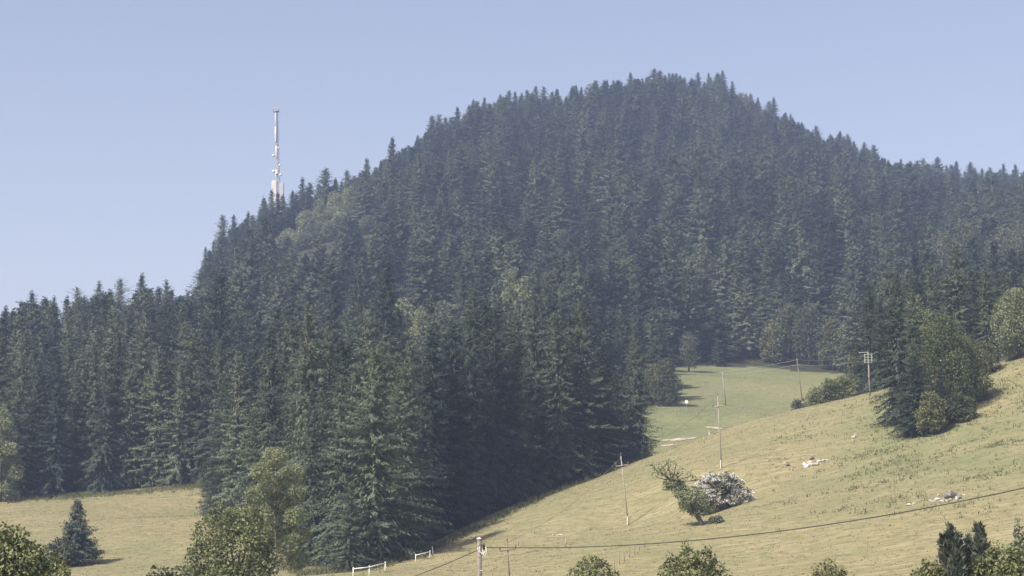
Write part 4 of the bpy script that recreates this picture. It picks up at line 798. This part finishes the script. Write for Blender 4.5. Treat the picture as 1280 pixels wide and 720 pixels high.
# ------------------------------------------------------------------ rocks
def rock(px, py, wx, hgt, mtl, label, group, seed):
    g = np.random.default_rng(seed); p = seen(px, py); V = unit(g.normal(size=(34, 3))); import bmesh
    bm = bmesh.new()
    for v in V * (np.array([wx, wx * .8, hgt]) * .5) * (.8 + .35 * g.random((34, 1))): bm.verts.new(tuple(v))
    bmesh.ops.convex_hull(bm, input=bm.verts[:]); me = bpy.data.meshes.new('rock'); bm.to_mesh(me); bm.free(); me.materials.append(mtl)
    o = bpy.data.objects.new('rock', me); COL.objects.link(o); o.location = (p[0], p[1], p[2] + hgt * .22); o.rotation_euler = (0, 0, g.random() * 3); return tag(o, label, 'rock', group)
WR = 'white rocks on the middle slope'
for j, (px, py, w_, h) in enumerate([(1008, 585, 1.0, .7), (1013, 583, .9, .6), (1019, 582, 1.2, .7), (1012, 579.5, .7, .5), (1024, 578, .8, .5), (1030, 577, .8, .5), (1005, 581, .5, .4), (1034, 576, .6, .4)]): rock(px, py, w_, h, M_WHITE if j % 3 == 0 else M_STONE, 'white rock in the bright cluster on the slope above the cable', WR, 500 + j)
rock(985, 583, 1.0, .6, M_STONEDARK, 'greyish rock left of the bright white rock cluster', WR, 510); rock(1014, 575, 1.0, .6, M_STONEDARK, 'dark rock just above the bright white rock cluster', WR, 511); rock(981, 581, .5, .4, M_STONE, 'small pale rock at the left of the greyish rock', WR, 512)
RP = 'rocks of the pile below the right clump'
for j, (px, py, w_, h) in enumerate([(1163, 627, .6, .4), (1168, 628, .8, .45), (1172, 626, .9, .5), (1177, 627, .7, .4), (1183, 627, .6, .35), (1196, 626, .5, .8), (1205, 620, .5, .4), (1173, 620, .4, .35), (1180, 624, .6, .35), (1188, 626, .6, .35)]): rock(px, py, w_ * .8, h * .8, M_STONE, 'pale stone in the rock pile beside the cable', RP, 520 + j)
rock(1188, 623, 1.9, 1.1, M_STONEDARK, 'biggest dark boulder crowning the rock pile beside the cable', RP, 540); rock(1181, 623, .9, .6, M_STONEDARK, 'dark stone left of the biggest boulder', RP, 541); rock(1198, 624, .8, .5, M_STONEDARK, 'dark stone right of the biggest boulder', RP, 542); rock(1161, 627, .5, .4, M_STONEDARK, 'small dark stone at the left end of the rock pile', RP, 543)
rock(1143, 631, .6, .4, M_STONE, 'lone pale stone left of the rock pile', RP, 544); rock(1136, 632, .6, .35, M_STONE, 'lone pale flat stone farthest left of the rock pile', RP, 545)
rock(1067, 548, .8, .5, M_STONE, 'pale stone on the slope below the pale pole', None, 546); rock(1070, 545, .7, .5, M_STONE, 'upper pale stone on the slope below the pale pole', None, 547); rock(1066, 551, .4, .3, M_STONE, 'lowest small pale stone below the pale pole', None, 548)
rock(692, 670, .6, .2, M_STONE, 'flat pale stone in the dry meadow above the cable', None, 549); rock(700, 669, .7, .2, M_STONE, 'second flat pale stone in the dry meadow above the cable', None, 550)

# ------------------------------------------------------------------ grass tufts and weeds (uncountable)
def tufts(name, n, region, h0, h1, mtl, blades, label, spread=.16, width=.05):
    g = np.random.default_rng(len(name) * 7 + n); pxs, ys = region(g, n); x = (pxs - 640) / F * ys
    ok = ~pip(WOOD, x, ys); x, ys = x[ok], ys[ok]; z = hz(x, ys) - .03; n = len(x)
    P = np.repeat(np.c_[x, ys, z], blades, 0) + np.c_[g.normal(size=(n * blades, 2)) * spread, np.zeros(n * blades)]
    D = unit(np.c_[g.normal(size=(n * blades, 2)) * .45 + np.array([.12, 0]), np.ones(n * blades)]); L_ = np.repeat(h0 + (h1 - h0) * g.random(n) ** 2, blades) * (.6 + .6 * g.random(n * blades))
    S = perp(D, g); V = np.stack([P - S * width, P + S * width, P + D * L_[:, None]], 1).reshape(-1, 3)
    o = mesh_obj(name, V, np.arange(len(V)).reshape(-1, 3), mtl); o['kind'] = 'stuff'; o['label'] = label; o['category'] = 'grass'; return o
M_STRAWBL = foliage('dry_grass_blades', (0.18, 0.168, 0.09), (0.25, 0.228, 0.13), .5, .25)
M_GREENBL = foliage('green_grass_blades', (0.125, 0.14, 0.065), (0.215, 0.215, 0.105), .3, .25)
tufts('dry_grass', 26000, lambda g, n: (g.uniform(400, 1330, n), np.sqrt(g.uniform(155 ** 2, 365 ** 2, n))), .05, .22, M_STRAWBL, 3, 'dry straw-coloured grass on the sunny slope')
tufts('meadow_grass', 26000, lambda g, n: (g.uniform(-40, 420, n), np.sqrt(g.uniform(220 ** 2, 408 ** 2, n))), .05, .2, M_STRAWBL, 3, 'dry grass of the left meadow')
tufts('pasture_grass', 16000, lambda g, n: (g.uniform(795, 1090, n), np.sqrt(g.uniform(400 ** 2, 640 ** 2, n))), .05, .2, M_GREENBL, 3, 'short green grass of the second meadow')
def weedy(g, n):
    px = g.uniform(960, 1330, n * 12); y = g.uniform(205, 330, n * 12); x = (px - 640) / F * y
    d = fbm(x / 6, y / 6, 3) + .35 * np.clip((px - 1000) / 120, 0, 1) + .3 * np.exp(-((y - 290) / 20) ** 2) + .25 * np.exp(-(((px - 1110) / 40) ** 2 + ((y - 280) / 20) ** 2)) - .3 * np.exp(-((y - 215) / 12) ** 2)
    k_ = np.argsort(-(d + g.normal(size=len(d)) * .42))[:n]; return px[k_], y[k_]
tufts('tall_weeds', 2600, weedy, .2, .6, M_GREENBL, 4, 'tall green weeds on the steep right slope', .25, .07)
def edge_weeds(g, n):
    v = g.random(n); return np.interp(v, [0, .3, .75, 1], [-40, 255, 480, 810]) + g.normal(size=n) * 4, np.interp(v, [0, .3, .32, .55, .75, 1], [402, 405, 335, 262, 268, 350]) - np.abs(g.normal(size=n)) * 2.5
tufts('edge_weeds', 5000, edge_weeds, .3, 1.1, M_GREENBL, 5, 'tall weeds along the wood edges', .25, .06)
print('objects', len(SC.objects))
